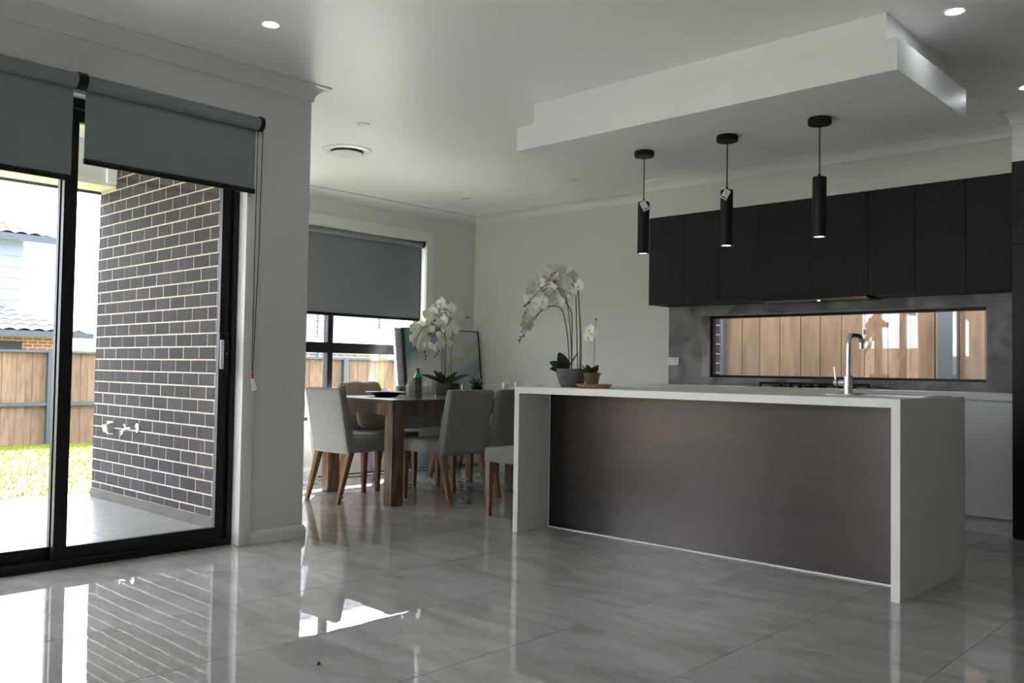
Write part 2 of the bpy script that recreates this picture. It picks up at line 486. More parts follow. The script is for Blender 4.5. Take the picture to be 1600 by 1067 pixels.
# ------------------------------------------------------------------ ceiling and its stepped drop over the island
ceiling = slab('ceiling', 'z', H, H + 0.12, XW - 0.17, XR + 0.2, YS - 0.2, YW + 0.22, [(XW - 0.17, XD - 0.25, YS - 0.2, 2.86)], 'ceiling_paint')
tag(ceiling, 'white plasterboard ceiling with a stepped rectangular drop over the island', 'ceiling', kind='structure')
box('drop_upper_step', -3.7056, -1.515, 4.1298, 5.0034, 2.548, H, 'ceiling_paint', ceiling)
box('drop_lower_step', -3.7814, -1.4386, 4.0565, 5.0675, 2.396, 2.5481, 'ceiling_paint', ceiling)

# ------------------------------------------------------------------ walls
DY0, DY1, DZ = -0.28, 2.612, 2.345     # sliding door opening
wl = slab('wall_left', 'x', XD - 0.25, XD, YS - 0.2, YE, -0.1, H, [(DY0, DY1, -0.1, DZ), (-8.6, -3.35, -0.1, 2.345), (-2.0, -1.15, 1.0, 2.2)], 'wall_paint')
tag(wl, 'off-white painted wall stub and lintel around the black sliding door', 'wall', kind='structure')
wb = slab('wall_back', 'y', YW, YW + 0.22, XW - 0.17, XR + 0.2, -0.1, H, [(-4.129, -1.804, 0.962, 1.533)], 'wall_paint')
tag(wb, 'off-white rear wall behind the kitchen and dining table', 'wall', kind='structure')
box('bulkhead', -4.4607, -1.492, 6.53, YW, 2.379, H, 'wall_paint', wb)
box('bulkhead', -1.492, XR, 6.205, YW, 2.379, H, 'wall_paint', wb)
ww = slab('wall_dining', 'x', XW - 0.17, XW, 2.86, YW + 0.22, -0.1, H, [(4.2, 6.15, 0.50, 2.36)], 'wall_paint')
tag(ww, 'off-white dining wall with the window and grey blind', 'wall', kind='structure')
ws_ = box('wall_dining_south', XW, XD - 0.25, 2.965, YE, -0.1, H, 'wall_paint')
tag(ws_, 'off-white dining side wall behind the wall stub', 'wall', kind='structure')
wr = box('wall_right', XR, XR + 0.2, YS - 0.2, YW + 0.22, -0.1, H, 'bounce_cut_grey')
tag(wr, 'unseen right wall of the living area, greyed to cut bounce light', 'wall', kind='structure')
wso = slab('wall_south', 'y', YS - 0.2, YS, XD - 0.25, XR + 0.2, -0.1, H, [(-3.9, -1.9, -0.1, 1.55)], 'wall_paint')
tag(wso, 'off-white living room wall with added window behind the viewpoint', 'wall', kind='structure')

# cornices
c = 0.0863
cove = [(0.0, H - c), (0.009, H - c)] + [(c - (c - 0.009) * math.cos(a), H - c + (c - 0.009) * math.sin(a)) for a in [math.pi / 2 * k / 6 for k in range(1, 7)]] + [(c, H - 0.0005), (0.0, H - 0.0005)]
runs = [((XD, YS), (XD, YE), (1, 0), 1, -1), ((XD, YE), (XW, YE), (0, 1), -1, 1), ((XW, YE), (XW, YW), (1, 0), 1, 1),
        ((XW, YW), (-4.4607, YW), (0, -1), 1, 1), ((-4.4607, YW), (-4.4607, 6.53), (-1, 0), 1, -1),
        ((-4.4607, 6.53), (-1.492, 6.53), (0, -1), -1, 1), ((-1.492, 6.53), (-1.492, 6.205), (-1, 0), 1, -1), ((-1.492, 6.205), (XR, 6.205), (0, -1), -1, 1)]
where = ['above the sliding door', 'around the end of the wall stub into the dining room', 'above the dining window', 'along the rear dining wall',
         'on the short bulkhead return', 'above the dark overhead cabinets', 'on the return beside the tall cabinet', 'above the tall dark cabinet']
for k, (a, b, n, m0, m1) in enumerate(runs):
    tag(prism('trim_%d' % (k + 1), cove, a, b, n, m0, m1, 'trim_paint'), 'white cove cornice ' + where[k], 'cornice', kind='structure')

# skirting boards
sk = [(0, 0), (0.016, 0), (0.016, 0.052), (0.006, 0.070), (0, 0.070)]
for nm, a, b, n, m0, m1, lb in [('baseboard_left', (XD, 2.668), (XD, YE), (1, 0), 0, -1, 'white skirting board at the foot of the wall stub'),
                                ('baseboard_stub_end', (XD, YE), (XW, YE), (0, 1), -1, 1, 'white skirting board on the end of the wall stub'),
                                ('baseboard_dining', (XW, YE), (XW, YW), (1, 0), 1, 1, 'white skirting board under the dining window'),
                                ('baseboard_back', (XW, YW), (-4.46, YW), (0, -1), 1, 0, 'white skirting board along the rear dining wall')]:
    tag(prism(nm, sk, a, b, n, m0, m1, 'trim_paint'), lb, 'skirting', kind='structure')

# ------------------------------------------------------------------ sliding door
d1 = thing('door_1', 'black aluminium glazed sliding door open to the patio', 'door', (-4.66, 1.2, 0), kind='structure')
slab('door_frame', 'x', -4.715, -4.585, DY0, DY1, 0.0, DZ, [(DY0 + 0.045, DY1 - 0.045, 0.032, DZ - 0.06)], 'black_aluminium', d1)
def leaf(x0, x1, y0, y1, st=0.062):
    pf = frame('door_panel', 'x', x0, x1, y0, y1, 0.034, DZ - 0.062, st, 'black_aluminium', d1, tb=0.068)
    box('pane', (x0 + x1) / 2 - .003, (x0 + x1) / 2 + .003, y0 + st - .004, y1 - st + .004, 0.1, DZ - 0.12, 'pane', pf)
    return pf
pr = leaf(-4.640, -4.608, 1.652, 2.566)
leaf(-4.690, -4.658, 0.690, 1.712)
leaf(-4.640, -4.608, -0.235, 0.750)
# latch plate and pull on the near leaf
box('latch_plate', -4.607, -4.588, 2.494, 2.556, 0.955, 1.195, 'black_plastic', pr, bev=0.006)
box('pull_slot_light', -4.588, -4.580, 2.498, 2.520, 0.99, 1.155, 'white_plastic', pr, bev=0.006)  # white block stands in for daylight showing through the pull gap
box('lock_stud', -4.588, -4.584, 2.535, 2.541, 1.075, 1.081, 'steel', pr, bev=0.001)
# lining and architrave
hd = thing('trim_20', 'white timber lining and architrave around the sliding door', 'architrave', (-4.55, 2.64, 0), kind='structure')
box('architrave_leg', -4.605, -4.506, 2.596, 2.668, 0.0, 2.41, 'trim_paint', hd, bev=0.004)
box('architrave_leg', -4.605, -4.506, DY0 - 0.056, DY0 + 0.016, 0.0, 2.41, 'trim_paint', hd, bev=0.004)
box('architrave_head', -4.605, -4.506, DY0 + 0.016, 2.596, DZ - 0.01, 2.41, 'trim_paint', hd, bev=0.004)
w3 = thing('window_3', 'unseen living room glazing added to let sun onto the floor', 'window', (-4.66, -5.97, 0.0), kind='structure')  # unseen glazing, added so sun patches bounce light up to the ceiling
slab('window_frame', 'x', -4.70, -4.62, -8.6, -3.35, 0.0, 2.345, [(-8.54 + 1.72 * k, -6.88 + 1.72 * k, 0.06, 2.285) for k in range(3)], 'black_aluminium', w3)
for k in range(3):
    box('pane', -4.663, -4.657, -8.54 + 1.72 * k, -6.88 + 1.72 * k, 0.06, 2.285, 'pane', w3)
w5 = thing('window_5', 'small black framed living room window between the glazed doors', 'window', (-4.66, -1.57, 1.0), kind='structure')
frame('window_frame', 'x', -4.70, -4.62, -2.0, -1.15, 1.0, 2.2, 0.045, 'black_aluminium', w5)
box('pane', -4.663, -4.657, -1.955, -1.195, 1.045, 2.155, 'pane', w5)
w4 = thing('window_4', 'unseen living room window added behind the viewpoint for daylight', 'window', (-1.35, YS - 0.1, 0.25), kind='structure')  # guessed opening out of view, sized for daylight on the island front
slab('window_frame', 'y', YS - 0.13, YS - 0.07, -3.9, -1.9, 0.0, 1.55, [(-3.85, -2.92, 0.05, 1.50), (-2.88, -1.95, 0.05, 1.50)], 'black_aluminium', w4)
for a, b in ((-3.85, -2.92), (-2.88, -1.95)):
    box('pane', a, b, YS - 0.103, YS - 0.097, 0.05, 1.50, 'pane', w4)

# ------------------------------------------------------------------ dining window
w1 = thing('window_1', 'black framed dining window behind the table, half covered by a blind', 'window', (XW - 0.1, 5.0, 0.72), kind='structure')
slab('window_frame', 'x', XW - 0.145, XW - 0.075, 4.2, 6.15, 0.50, 2.36,
     [(4.24, 4.985, 0.54, 1.150), (5.045, 6.11, 0.54, 1.150), (4.24, 4.985, 1.250, 2.32), (5.045, 6.11, 1.250, 2.32)], 'black_aluminium', w1)
for a, b in ((4.24, 4.985), (5.045, 6.11)):
    for e, f in ((0.54, 1.150), (1.250, 2.32)):
        box('pane', XW - 0.113, XW - 0.107, a, b, e, f, 'pane', w1)
a1 = thing('trim_21', 'white architrave around the dining window', 'architrave', (XW, 5.0, 0.72), kind='structure')
for y0, y1, z0, z1, nm in ((6.15, 6.25, 0.40, 2.46, 'architrave_leg'), (4.1, 4.2, 0.40, 2.46, 'architrave_leg'), (4.2, 6.15, 2.36, 2.46, 'architrave_head'), (4.2, 6.15, 0.40, 0.50, 'architrave_foot')):
    box(nm, XW - 0.0, XW + 0.018, y0, y1, z0, z1, 'trim_paint', a1, bev=0.004)
box('window_sill', XW - 0.075, XW + 0.02, 4.2, 6.15, 0.485, 0.502, 'trim_paint', a1)

# ------------------------------------------------------------------ kitchen window, splashback
sp = slab('splashback', 'y', YW - 0.014, YW + 0.002, -4.4607, -1.495, 0.9065, 1.6035, [(-4.117, -1.816, 0.974, 1.521)], 'splash_stone')
tag(sp, 'grey concrete-look stone splashback framing the slot window', 'splashback', kind='structure')
box('reveal_side', -4.130, -4.117, YW + 0.002, 7.015, 0.961, 1.534, 'splash_stone', sp)
box('reveal_side', -1.816, -1.803, YW + 0.002, 7.015, 0.961, 1.534, 'splash_stone', sp)
box('reveal_head', -4.117, -1.816, YW + 0.002, 7.015, 1.521, 1.534, 'splash_stone', sp)
box('reveal_sill', -4.117, -1.816, YW + 0.002, 7.015, 0.961, 0.974, 'splash_stone', sp)
w2 = thing('window_2', 'long slot window in the splashback with a thin black frame', 'window', (-2.97, 7.04, 0.96), kind='structure')
frame('window_frame', 'y', 7.012, 7.065, -4.129, -1.804, 0.962, 1.533, 0.034, 'black_aluminium', w2)
box('pane', -4.10, -1.83, 7.034, 7.040, 0.99, 1.505, 'pane', w2)

# ------------------------------------------------------------------ kitchen cabinetry
seam = [-4.4607, -4.105, -3.757, -3.408, -2.968, -2.528, -2.191, -1.856, -1.497]
ordn = ['first from the left', 'second from the left', 'third from the left', 'fourth from the left', 'fifth from the left', 'sixth from the left', 'seventh from the left', 'last one beside the tall unit']
for k in range(8):
    x0, x1 = seam[k], seam[k + 1]
    o = thing('overhead_cabinet', 'charcoal woodgrain overhead cabinet above the slot window, ' + ordn[k], 'cabinet', ((x0 + x1) / 2, 6.7, 1.604), group='overhead cabinets')
    box('carcass', x0 + 0.0003, x1 - 0.0003, 6.549, YW - 0.0005, 1.606, 2.3782, 'charcoal', o)
    box('cabinet_door', x0 + 0.0015, x1 - 0.0015, 6.528, 6.547, 1.604, 2.3778, 'charcoal', o, bev=0.0015, seg=1)
hood = thing('rangehood', 'slim stainless rangehood strip under the overhead cabinets', 'rangehood', (-2.97, 6.65, 1.59))
box('hood_tray', -3.40, -2.536, 6.545, 6.82, 1.588, 1.6045, 'dark_metal', hood, bev=0.002)
box('hood_lip', -3.40, -2.536, 6.531, 6.5445, 1.586, 1.604, 'dark_metal', hood, bev=0.002)
lathe('lamp_lens', [(0, 0), (0.009, 0), (0.009, 0.004), (0, 0.004)], (-2.93, 6.60, 1.5838), 'lens_pendant', hood, 16)

bench = tag(slab('rear_worktop', 'z', 0.866, 0.906, -4.4607, -1.497, 6.272, YW - 0.001, [], 'white_stone'), 'white stone worktop along the rear wall under the slot window', 'worktop')
bx = [-4.4607, -3.75, -3.42, -2.53, -1.80, -1.497]
bl = ['left end by the dining room', 'narrow unit left of the cooktop', 'wide unit under the cooktop', 'unit right of the cooktop', 'narrow, next to the tall cabinet']
for k in range(5):
    x0, x1 = bx[k], bx[k + 1]
    o = thing('base_cabinet', 'white gloss base cabinet under the rear worktop: ' + bl[k], 'cabinet', ((x0 + x1) / 2, 6.6, 0), group='rear base cabinets')
    box('carcass', x0 + 0.0004, x1 - 0.0004, 6.322, YW - 0.018, 0.105, 0.8655, 'white_laminate', o)
    box('cabinet_door', x0 + 0.0015, x1 - 0.0015, 6.300, 6.320, 0.107, 0.852, 'white_laminate', o, bev=0.0015, seg=1)
    box('kickboard', x0 + 0.0004, x1 - 0.0004, 6.335, 6.35, 0.0, 0.104, 'white_laminate', o)

tw = thing('tall_cabinet', 'tall charcoal woodgrain pantry cabinet at the right edge', 'cabinet', (-1.0, 6.5, 0))
box('carcass', -1.495, -0.30, 6.226, YW - 0.001, 0.0, 2.3785, 'charcoal', tw)
box('cabinet_door', -1.495, -0.9, 6.204, 6.224, 1.853, 2.3775, 'charcoal', tw, bev=0.0015, seg=1)
box('cabinet_door', -0.897, -0.30, 6.204, 6.224, 1.853, 2.3775, 'charcoal', tw, bev=0.0015, seg=1)
box('cabinet_door', -1.495, -0.9, 6.204, 6.224, 0.02, 1.850, 'matte_black', tw, bev=0.0015, seg=1)
box('cabinet_door', -0.897, -0.30, 6.204, 6.224, 0.02, 1.850, 'matte_black', tw, bev=0.0015, seg=1)

# power point on the splashback edge
gp = thing('power_point', 'white double power point at the left edge of the splashback', 'power point', (-4.41, YW - 0.02, 1.11))
box('cover_plate', -4.462, -4.349, YW - 0.024, YW - 0.0142, 1.077, 1.150, 'white_plastic', gp, bev=0.002)
box('rocker_switch', -4.44, -4.428, YW - 0.028, YW - 0.0235, 1.122, 1.140, 'white_plastic', gp)
box('rocker_switch', -4.384, -4.372, YW - 0.028, YW - 0.0235, 1.122, 1.140, 'white_plastic', gp)

# cooktop
ck = thing('gas_cooktop', 'black gas cooktop with cast iron trivets on the rear worktop', 'cooktop', (-2.975, 6.56, 0.906))
box('glass_plate', -3.425, -2.525, 6.33, 6.80, 0.9062, 0.912, 'steel', ck, bev=0.002)
for gx in (-3.24, -2.975, -2.71):
    bm = bmesh.new()
    for q in (-0.10, -0.035, 0.035, 0.10):
        bm_box(bm, gx + q - .006, gx + q + .006, 6.46, 6.77, 0.935, 0.948)
    for yy in (6.465, 6.615, 6.765):
        bm_box(bm, gx - .112, gx + .112, yy - .006, yy + .006, 0.932, 0.946)
    for q in (-0.105, 0.105):
        for yy in (6.465, 6.765):
            bm_box(bm, gx + q - .007, gx + q + .007, yy - .007, yy + .007, 0.9115, 0.94)
    link('trivet', bm_mesh('trivet', bm), 'matte_black', ck)
    for yy in (6.54, 6.69):
        lathe('burner', [(0, 0), (0.042, 0), (0.042, 0.012), (0.03, 0.018), (0, 0.018)], (gx, yy, 0.912), 'matte_black', ck, 18)
for k in range(5):
    lathe('control_knob', [(0, 0), (0.019, 0), (0.017, 0.024), (0, 0.024)], (-3.135 + 0.08 * k, 6.38, 0.912), 'black_plastic', ck, 16)

# ------------------------------------------------------------------ island
IX0, IX1, IY0, IY1, IZ, IT = -3.7888, -1.4315, 4.0776, 5.0084, 0.9064, 0.040
iw = thing('island_worktop', 'white stone waterfall worktop wrapping the kitchen island', 'worktop', (-2.61, 4.54, 0))
slab('worktop_slab', 'z', IZ - IT, IZ, IX0, IX1, IY0, IY1, [(-1.96, -1.505, 4.575, 4.935)], 'white_stone', iw)
box('waterfall_end', IX0, IX0 + IT, IY0, IY1, 0, IZ - IT, 'white_stone', iw)
box('waterfall_end', IX1 - IT, IX1, IY0, IY1, 0, IZ - IT, 'white_stone', iw)
ic = thing('island_cabinet', 'kitchen island cabinet with a dark brushed metal-look back panel', 'cabinet', (-2.61, 4.68, 0))
slab('carcass', 'y', 4.40, 4.96, IX0 + IT + .0005, IX1 - IT - .0005, 0.0, 0.62, [], 'white_laminate', ic)
box('back_panel', IX0 + IT + .0015, IX1 - IT - .0015, 4.377, 4.397, 0.006, IZ - IT - .0008, 'dark_metal', ic)
box('base_seal', IX0 + IT + .0015, IX1 - IT - .0015, 4.3735, 4.3768, 0.0, 0.007, 'white_plastic', ic)
box('corner_seal', IX0 + IT + .0002, IX0 + IT + .0032, 4.3735, 4.3768, 0.007, IZ - IT - .001, 'white_plastic', ic)
for k in range(4):
    a = IX0 + IT + .002 + k * 0.569
    box('cabinet_door', a, a + 0.566, 4.962, 4.982, 0.10, 0.855, 'white_laminate', ic, bev=0.0015, seg=1)
sk_ = thing('kitchen_sink', 'stainless steel sink sunk into the island worktop', 'sink', (-1.73, 4.755, 0.70))
slab('sink_rim', 'z', IZ + .0003, IZ + .0045, -1.985, -1.48, 4.55, 4.96, [(-1.95, -1.515, 4.585, 4.925)], 'chrome', sk_)
bm = bmesh.new(); bm_box(bm, -1.949, -1.516, 4.586, 4.924, 0.71, IZ + .002)
bmesh.ops.delete(bm, geom=[f for f in bm.faces if f.normal.z > 0.9], context='FACES_ONLY')
link('sink_bowl', bm_mesh('sink_bowl', bm), 'steel', sk_)
lathe('drain', [(0, 0), (0.045, 0), (0.045, 0.003), (0, 0.003)], (-1.73, 4.755, 0.7105), 'chrome', sk_, 18)
# mixer tap
TX, TY = -1.834, 4.487
tp = thing('mixer_tap', 'chrome gooseneck mixer tap standing at the island sink', 'tap', (TX, TY, IZ))
lathe('tap_body', [(0, 0), (0.027, 0), (0.027, 0.006), (0.024, 0.010), (0.024, 0.100), (0.020, 0.104), (0, 0.104)], (TX, TY, IZ), 'chrome', tp, 24)
arc = [(TX, TY, IZ + .095), (TX, TY, IZ + 0.265)]
for k in range(1, 7):
    a = math.pi / 2 * k / 6
    arc.append((TX, TY + 0.045 * (1 - math.cos(a)), IZ + 0.265 + 0.045 * math.sin(a)))
arc.append((TX, TY + 0.135, IZ + 0.310))
for k in range(1, 7):
    a = math.pi / 2 * k / 6
    arc.append((TX, TY + 0.135 + 0.035 * math.sin(a), IZ + 0.310 - 0.035 * (1 - math.cos(a))))
arc.append((TX, TY + 0.170, IZ + 0.245))
tube('spout', arc, 0.0125, 'chrome', tp, 14)
tube('lever_hub', [(TX - 0.02, TY, IZ + 0.065), (TX - 0.072, TY, IZ + 0.065)], 0.017, 'chrome', tp, 16)
tube('lever_collar', [(TX - 0.048, TY, IZ + 0.065), (TX - 0.053, TY, IZ + 0.065)], 0.0185, 'matte_black', tp, 16)
tube('lever_pin', [(TX - 0.066, TY, IZ + 0.075), (TX - 0.073, TY - .005, IZ + 0.145)], [0.005, 0.0035], 'chrome', tp, 8)

# ------------------------------------------------------------------ pendants
for k, (px, lab) in enumerate([(-3.170, 'slim black tube pendant nearest the orchid, with a paper tag'), (-2.588, 'slim black tube pendant in the middle, with a paper tag'), (-2.030, 'slim black tube pendant nearest the tap, without a tag')]):
    py = 4.575
    p = thing('pendant_light', lab, 'pendant', (px, py, 2.396), group='pendant lights over the island')
    lathe('canopy', [(0, 0), (0.060, 0), (0.062, -0.004), (0.062, -0.030), (0.059, -0.034), (0, -0.034)], (px, py, 2.396), 'matte_black', p, 32)
    tube('cord', [(px, py, 2.365), (px + .001, py, 2.22), (px, py, 2.09)], 0.0033, 'matte_black', p, 8)
    lathe('cord_grip', [(0, 0), (0.009, 0), (0.007, 0.018), (0, 0.018)], (px, py, 2.076), 'matte_black', p, 12)
    lathe('lamp_tube', [(0.0, 0.326), (0.033, 0.326), (0.0365, 0.322), (0.0365, 0.0), (0.031, 0.0), (0.031, 0.012), (0.0, 0.012)], (px, py, 1.751), 'matte_black', p, 32)
    lathe('lamp_lens', [(0, 0.0), (0.026, 0.0), (0.026, 0.008), (0, 0.008)], (px, py, 1.7545), 'lens_pendant', p, 24)
    if k < 2:
        # swing tag: hangs in front of the tube, facing the room
        tw_ = (-0.52, 0.5)[k]
        fx, fy = 0.60, -0.80
        rt = Vector((0.80, 0.60, 0)); upv = Vector((0, 0, 1))
        ctr = Vector((px, py, 2.045)) + Vector((fx, fy, 0)) * 0.040 + rt * (0.003, -0.012)[k]
        ex = rt * math.cos(tw_) + upv * math.sin(-tw_); ey = upv * math.cos(tw_) + rt * math.sin(tw_)
        nrm = Vector((fx, fy, 0))
        def quad8(cx, cy, w, h, d0, d1):
            o_ = ctr + ex * cx + ey * cy
            q = [o_ - ex * w / 2 - ey * h / 2, o_ + ex * w / 2 - ey * h / 2, o_ + ex * w / 2 + ey * h / 2, o_ - ex * w / 2 + ey * h / 2]
            return [v + nrm * d0 for v in q] + [v + nrm * d1 for v in q]
        tg = hexa('price_tag', quad8(0, 0, 0.038, 0.060, 0.0, 0.0008), 'tag_paper', p)
        hexa('barcode', quad8(0.0, -0.020, 0.028, 0.007, 0.0008, 0.0011), 'tag_ink', tg)
        hexa('print_line', quad8(0.004, 0.006, 0.0016, 0.026, 0.0008, 0.0011), 'tag_ink', tg)
        hexa('print_line', quad8(-0.006, 0.012, 0.0014, 0.016, 0.0008, 0.0011), 'tag_ink', tg)

# ------------------------------------------------------------------ ceiling fittings
for (lx, ly, lit, lab) in [(-3.834, 2.313, 1, 'lit round downlight near the sliding door'), (-1.274, 4.321, 1, 'lit round downlight beside the ceiling drop'),
                           (-1.300, 5.733, 1, 'lit round downlight at the right edge near the tall cabinet'), (-4.923, 3.708, 0, 'unlit downlight near the round air vent'),
                           (-4.912, 6.016, 0, 'unlit downlight left of the ceiling drop'), (-6.276, 6.003, 0, 'unlit downlight in the dining corner')]:
    o = thing('downlight', lab, 'downlight', (lx, ly, H), group='ceiling downlights')
    lathe('trim_ring', [(0.036, 0.0), (0.0465, 0.0), (0.045, -0.004), (0.036, -0.0015)], (lx, ly, H - 0.0003), 'trim_paint', o, 32, closed=True)
    lathe('lens', [(0, 0), (0.038, 0), (0.038, -0.0012), (0, -0.0012)], (lx, ly, H - 0.0003), 'lens_lit' if lit else 'lens_off', o, 32)
vx, vy = -5.616, 4.082
v = thing('air_vent', 'round white ceiling air vent over the dining end', 'vent', (vx, vy, H))
lathe('outer_ring', [(0.128, -0.0004), (0.192, -0.0004), (0.190, -0.006), (0.150, -0.016), (0.128, -0.010)], (vx, vy, H), 'trim_paint', v, 48, closed=True)
lathe('throat', [(0, 0), (0.130, 0), (0.130, -0.003), (0, -0.003)], (vx, vy, H - 0.0004), 'vent_dark', v, 40)
lathe('centre_disc', [(0, -0.022), (0.120, -0.022), (0.124, -0.026), (0.120, -0.030), (0, -0.034)], (vx, vy, H), 'trim_paint', v, 48)

# ------------------------------------------------------------------ roller blinds
def roller_blind(label, x, y0, y1, ztop, zbot, r, xf):
    o = thing('roller_blind', label, 'blind', (x, (y0 + y1) / 2, ztop - r), group='grey roller blinds')
    tube('fabric_roll', [(x, y0 + 0.012, ztop - r), (x, y1 - 0.012, ztop - r)], r, 'blind_fabric', o, 24)
    box('fabric', xf - 0.0008, xf + 0.0008, y0 + 0.018, y1 - 0.018, zbot + 0.02, ztop - r, 'blind_fabric', o)
    box('bottom_rail', xf - 0.009, xf + 0.009, y0 + 0.014, y1 - 0.014, zbot, zbot + 0.030, 'black_plastic', o, bev=0.006)
    for yy in (y0, y1):
        tube('end_bracket', [(x, yy - 0.011, ztop - r), (x, yy + 0.011, ztop - r)], r + 0.006, 'black_plastic', o, 24)
    return o
b1 = roller_blind('grey roller blind on the right leaf of the sliding door, beside its chain', -4.462, 1.672, 2.640, 2.421, 1.985, 0.036, -4.478)
roller_blind('longer grey roller blind at the left edge over the sliding door', -4.462, 0.68, 1.650, 2.421, 1.892, 0.036, -4.478)
roller_blind('grey roller blind covering the upper half of the dining window', XW - 0.032, 4.58, 6.128, 2.350, 1.508, 0.030, XW - 0.045)
bm = bmesh.new()
tube_bm(bm, [(-4.447, 2.650, 2.40), (-4.452, 2.648, 1.7), (-4.468, 2.636, 0.985)], 0.0022, 6)
tube_bm(bm, [(-4.480, 2.640, 2.40), (-4.482, 2.638, 1.7), (-4.474, 2.634, 0.985)], 0.0022, 6)
bmesh.ops.recalc_face_normals(bm, faces=bm.faces)
chain = link('pull_chain', bm_mesh('pull_chain', bm), 'black_plastic', b1)
hexa('chain_tag', [(-4.476, 2.631, 0.94), (-4.470, 2.631, 0.94), (-4.468, 2.643, 0.94), (-4.476, 2.643, 0.94), (-4.474, 2.634, 0.985), (-4.470, 2.634, 0.985), (-4.470, 2.639, 0.985), (-4.474, 2.639, 0.985)], 'red_plastic', chain)
hexa('warning_label', [(-4.474, 2.640, 0.868), (-4.472, 2.640, 0.868), (-4.462, 2.662, 0.878), (-4.464, 2.662, 0.878), (-4.474, 2.630, 0.938), (-4.472, 2.630, 0.938), (-4.466, 2.645, 0.938), (-4.468, 2.645, 0.938)], 'tag_paper', chain)

# ------------------------------------------------------------------ dining table
T0 = Vector((-5.449, 5.208, 0)); TR = math.radians(-6.6)
tb = thing('dining_table', 'dark rustic timber dining table with thick square legs', 'table', (0, 0, 0))
tw2, tl2, tz = 0.525, 1.03, 0.777
for k in range(6):
    a = -tw2 + k * (2 * tw2 / 6)
    box('top_plank', a + .0006, a + 2 * tw2 / 6 - .0006, -tl2, tl2, tz - 0.022, tz, 'table_top_wood', tb, bev=0.0012, seg=1)
box('apron', -tw2, tw2, -tl2, -tl2 + 0.10, tz - 0.115, tz - 0.0225, 'table_wood', tb, bev=0.002, seg=1)
box('apron', -tw2, tw2, tl2 - 0.10, tl2, tz - 0.115, tz - 0.0225, 'table_wood', tb, bev=0.002, seg=1)
box('apron', tw2 - 0.10, tw2, -tl2 + .1005, tl2 - .1005, tz - 0.115, tz - 0.0225, 'table_wood', tb, bev=0.002, seg=1)
box('apron', -tw2, -tw2 + 0.10, -tl2 + .1005, tl2 - .1005, tz - 0.115, tz - 0.0225, 'table_wood', tb, bev=0.002, seg=1)
for sx in (-1, 1):
    for sy in (-1, 1):
        box('leg', sx * tw2, sx * (tw2 - 0.105), sy * tl2, sy * (tl2 - 0.105), 0, tz - 0.1155, 'table_wood', tb, bev=0.006)
tb.location = T0; tb.rotation_euler = (0, 0, TR)

# ------------------------------------------------------------------ chairs (local: faces +Y)
def make_chair():
    o = thing('dining_chair', '', 'chair', (0, 0, 0), group='grey upholstered dining chairs')
    hexa('seat', [(-.225, -.20, .372), (.225, -.20, .372), (.225, .285, .372), (-.225, .285, .372), (-.225, -.20, .474), (.225, -.20, .474), (.222, .282, .474), (-.222, .282, .474)], 'linen', o, 0.022, 3)
    hexa('backrest', [(-.222, -.222, .362), (.222, -.222, .362), (.222, -.132, .362), (-.222, -.132, .362), (-.227, -.318, .857), (.227, -.318, .857), (.227, -.250, .857), (-.227, -.250, .857)], 'linen', o, 0.030, 4)
    for sx in (-1, 1):
        a = 0.024; b = 0.015
        x, y = sx * .196, .252
        hexa('leg', [(x - b, y - b, 0), (x + b, y - b, 0), (x + b, y + b, 0), (x - b, y + b, 0), (x - a, y - a, .38), (x + a, y - a, .38), (x + a, y + a, .38), (x - a, y + a, .38)], 'chair_wood', o, 0.002, 1)
        y0, y1 = -.285, -.180
        hexa('leg', [(x - b, y0 - b, 0), (x + b, y0 - b, 0), (x + b, y0 + b, 0), (x - b, y0 + b, 0), (x - a, y1 - a, .385), (x + a, y1 - a, .385), (x + a, y1 + a, .385), (x - a, y1 + a, .385)], 'chair_wood', o, 0.002, 1)
    return o
chair0 = make_chair()
spots = [(-5.580, 4.185, 0, 'grey upholstered dining chair at the near end of the table, back to the room'),
         (-5.060, 4.672, 88, 'grey upholstered dining chair nearest on the island side of the table'),
         (-5.128, 5.252, 90, 'grey upholstered dining chair second along the island side of the table'),
         (-4.108, 4.640, 180, 'grey upholstered dining chair apart from the table beside the island end'),
         (-6.030, 4.775, -90, 'grey dining chair on the window side with a beige throw over it'),
         (-5.925, 5.345, -90, 'grey upholstered dining chair in the middle of the window side'),
         (-6.195, 5.965, -90, 'grey upholstered dining chair last on the window side, by the painting')]
for k, (x, y, a, lab) in enumerate(spots):
    o = chair0 if k == 0 else copy_tree(chair0)
    o.location = (x, y, 0); o.rotation_euler = (0, 0, math.radians(a)); o['label'] = lab

# throw draped over the chair on the window side (local to chair: faces +x after -90 deg turn)
def cloth(name, label, cat, rows, m, th=0.006):
    """rows: list of polylines (equal length) -> thick sheet"""
    bm = bmesh.new()
    g = [[bm.verts.new(p) for p in r] for r in rows]
    for r0, r1 in zip(g[:-1], g[1:]):
        for k in range(len(r0) - 1):
            bm.faces.new((r0[k], r0[k + 1], r1[k + 1], r1[k]))
    bmesh.ops.recalc_face_normals(bm, faces=bm.faces)
    bmesh.ops.solidify(bm, geom=list(bm.faces), thickness=th)
    me = bm_mesh(name, bm, 60)
    return tag(link(name, me, m, origin=sum((Vector(p) for r in rows for p in r), Vector()) / sum(len(r) for r in rows)), label, cat)
rows = []
cx, cy = -6.030, 4.775
prof = [(-.300, .60), (-.322, .72), (-.334, .84), (-.325, .872), (-.285, .884), (-.240, .872), (-.224, .84), (-.214, .80), (-.206, .765), (-.202, .75)]
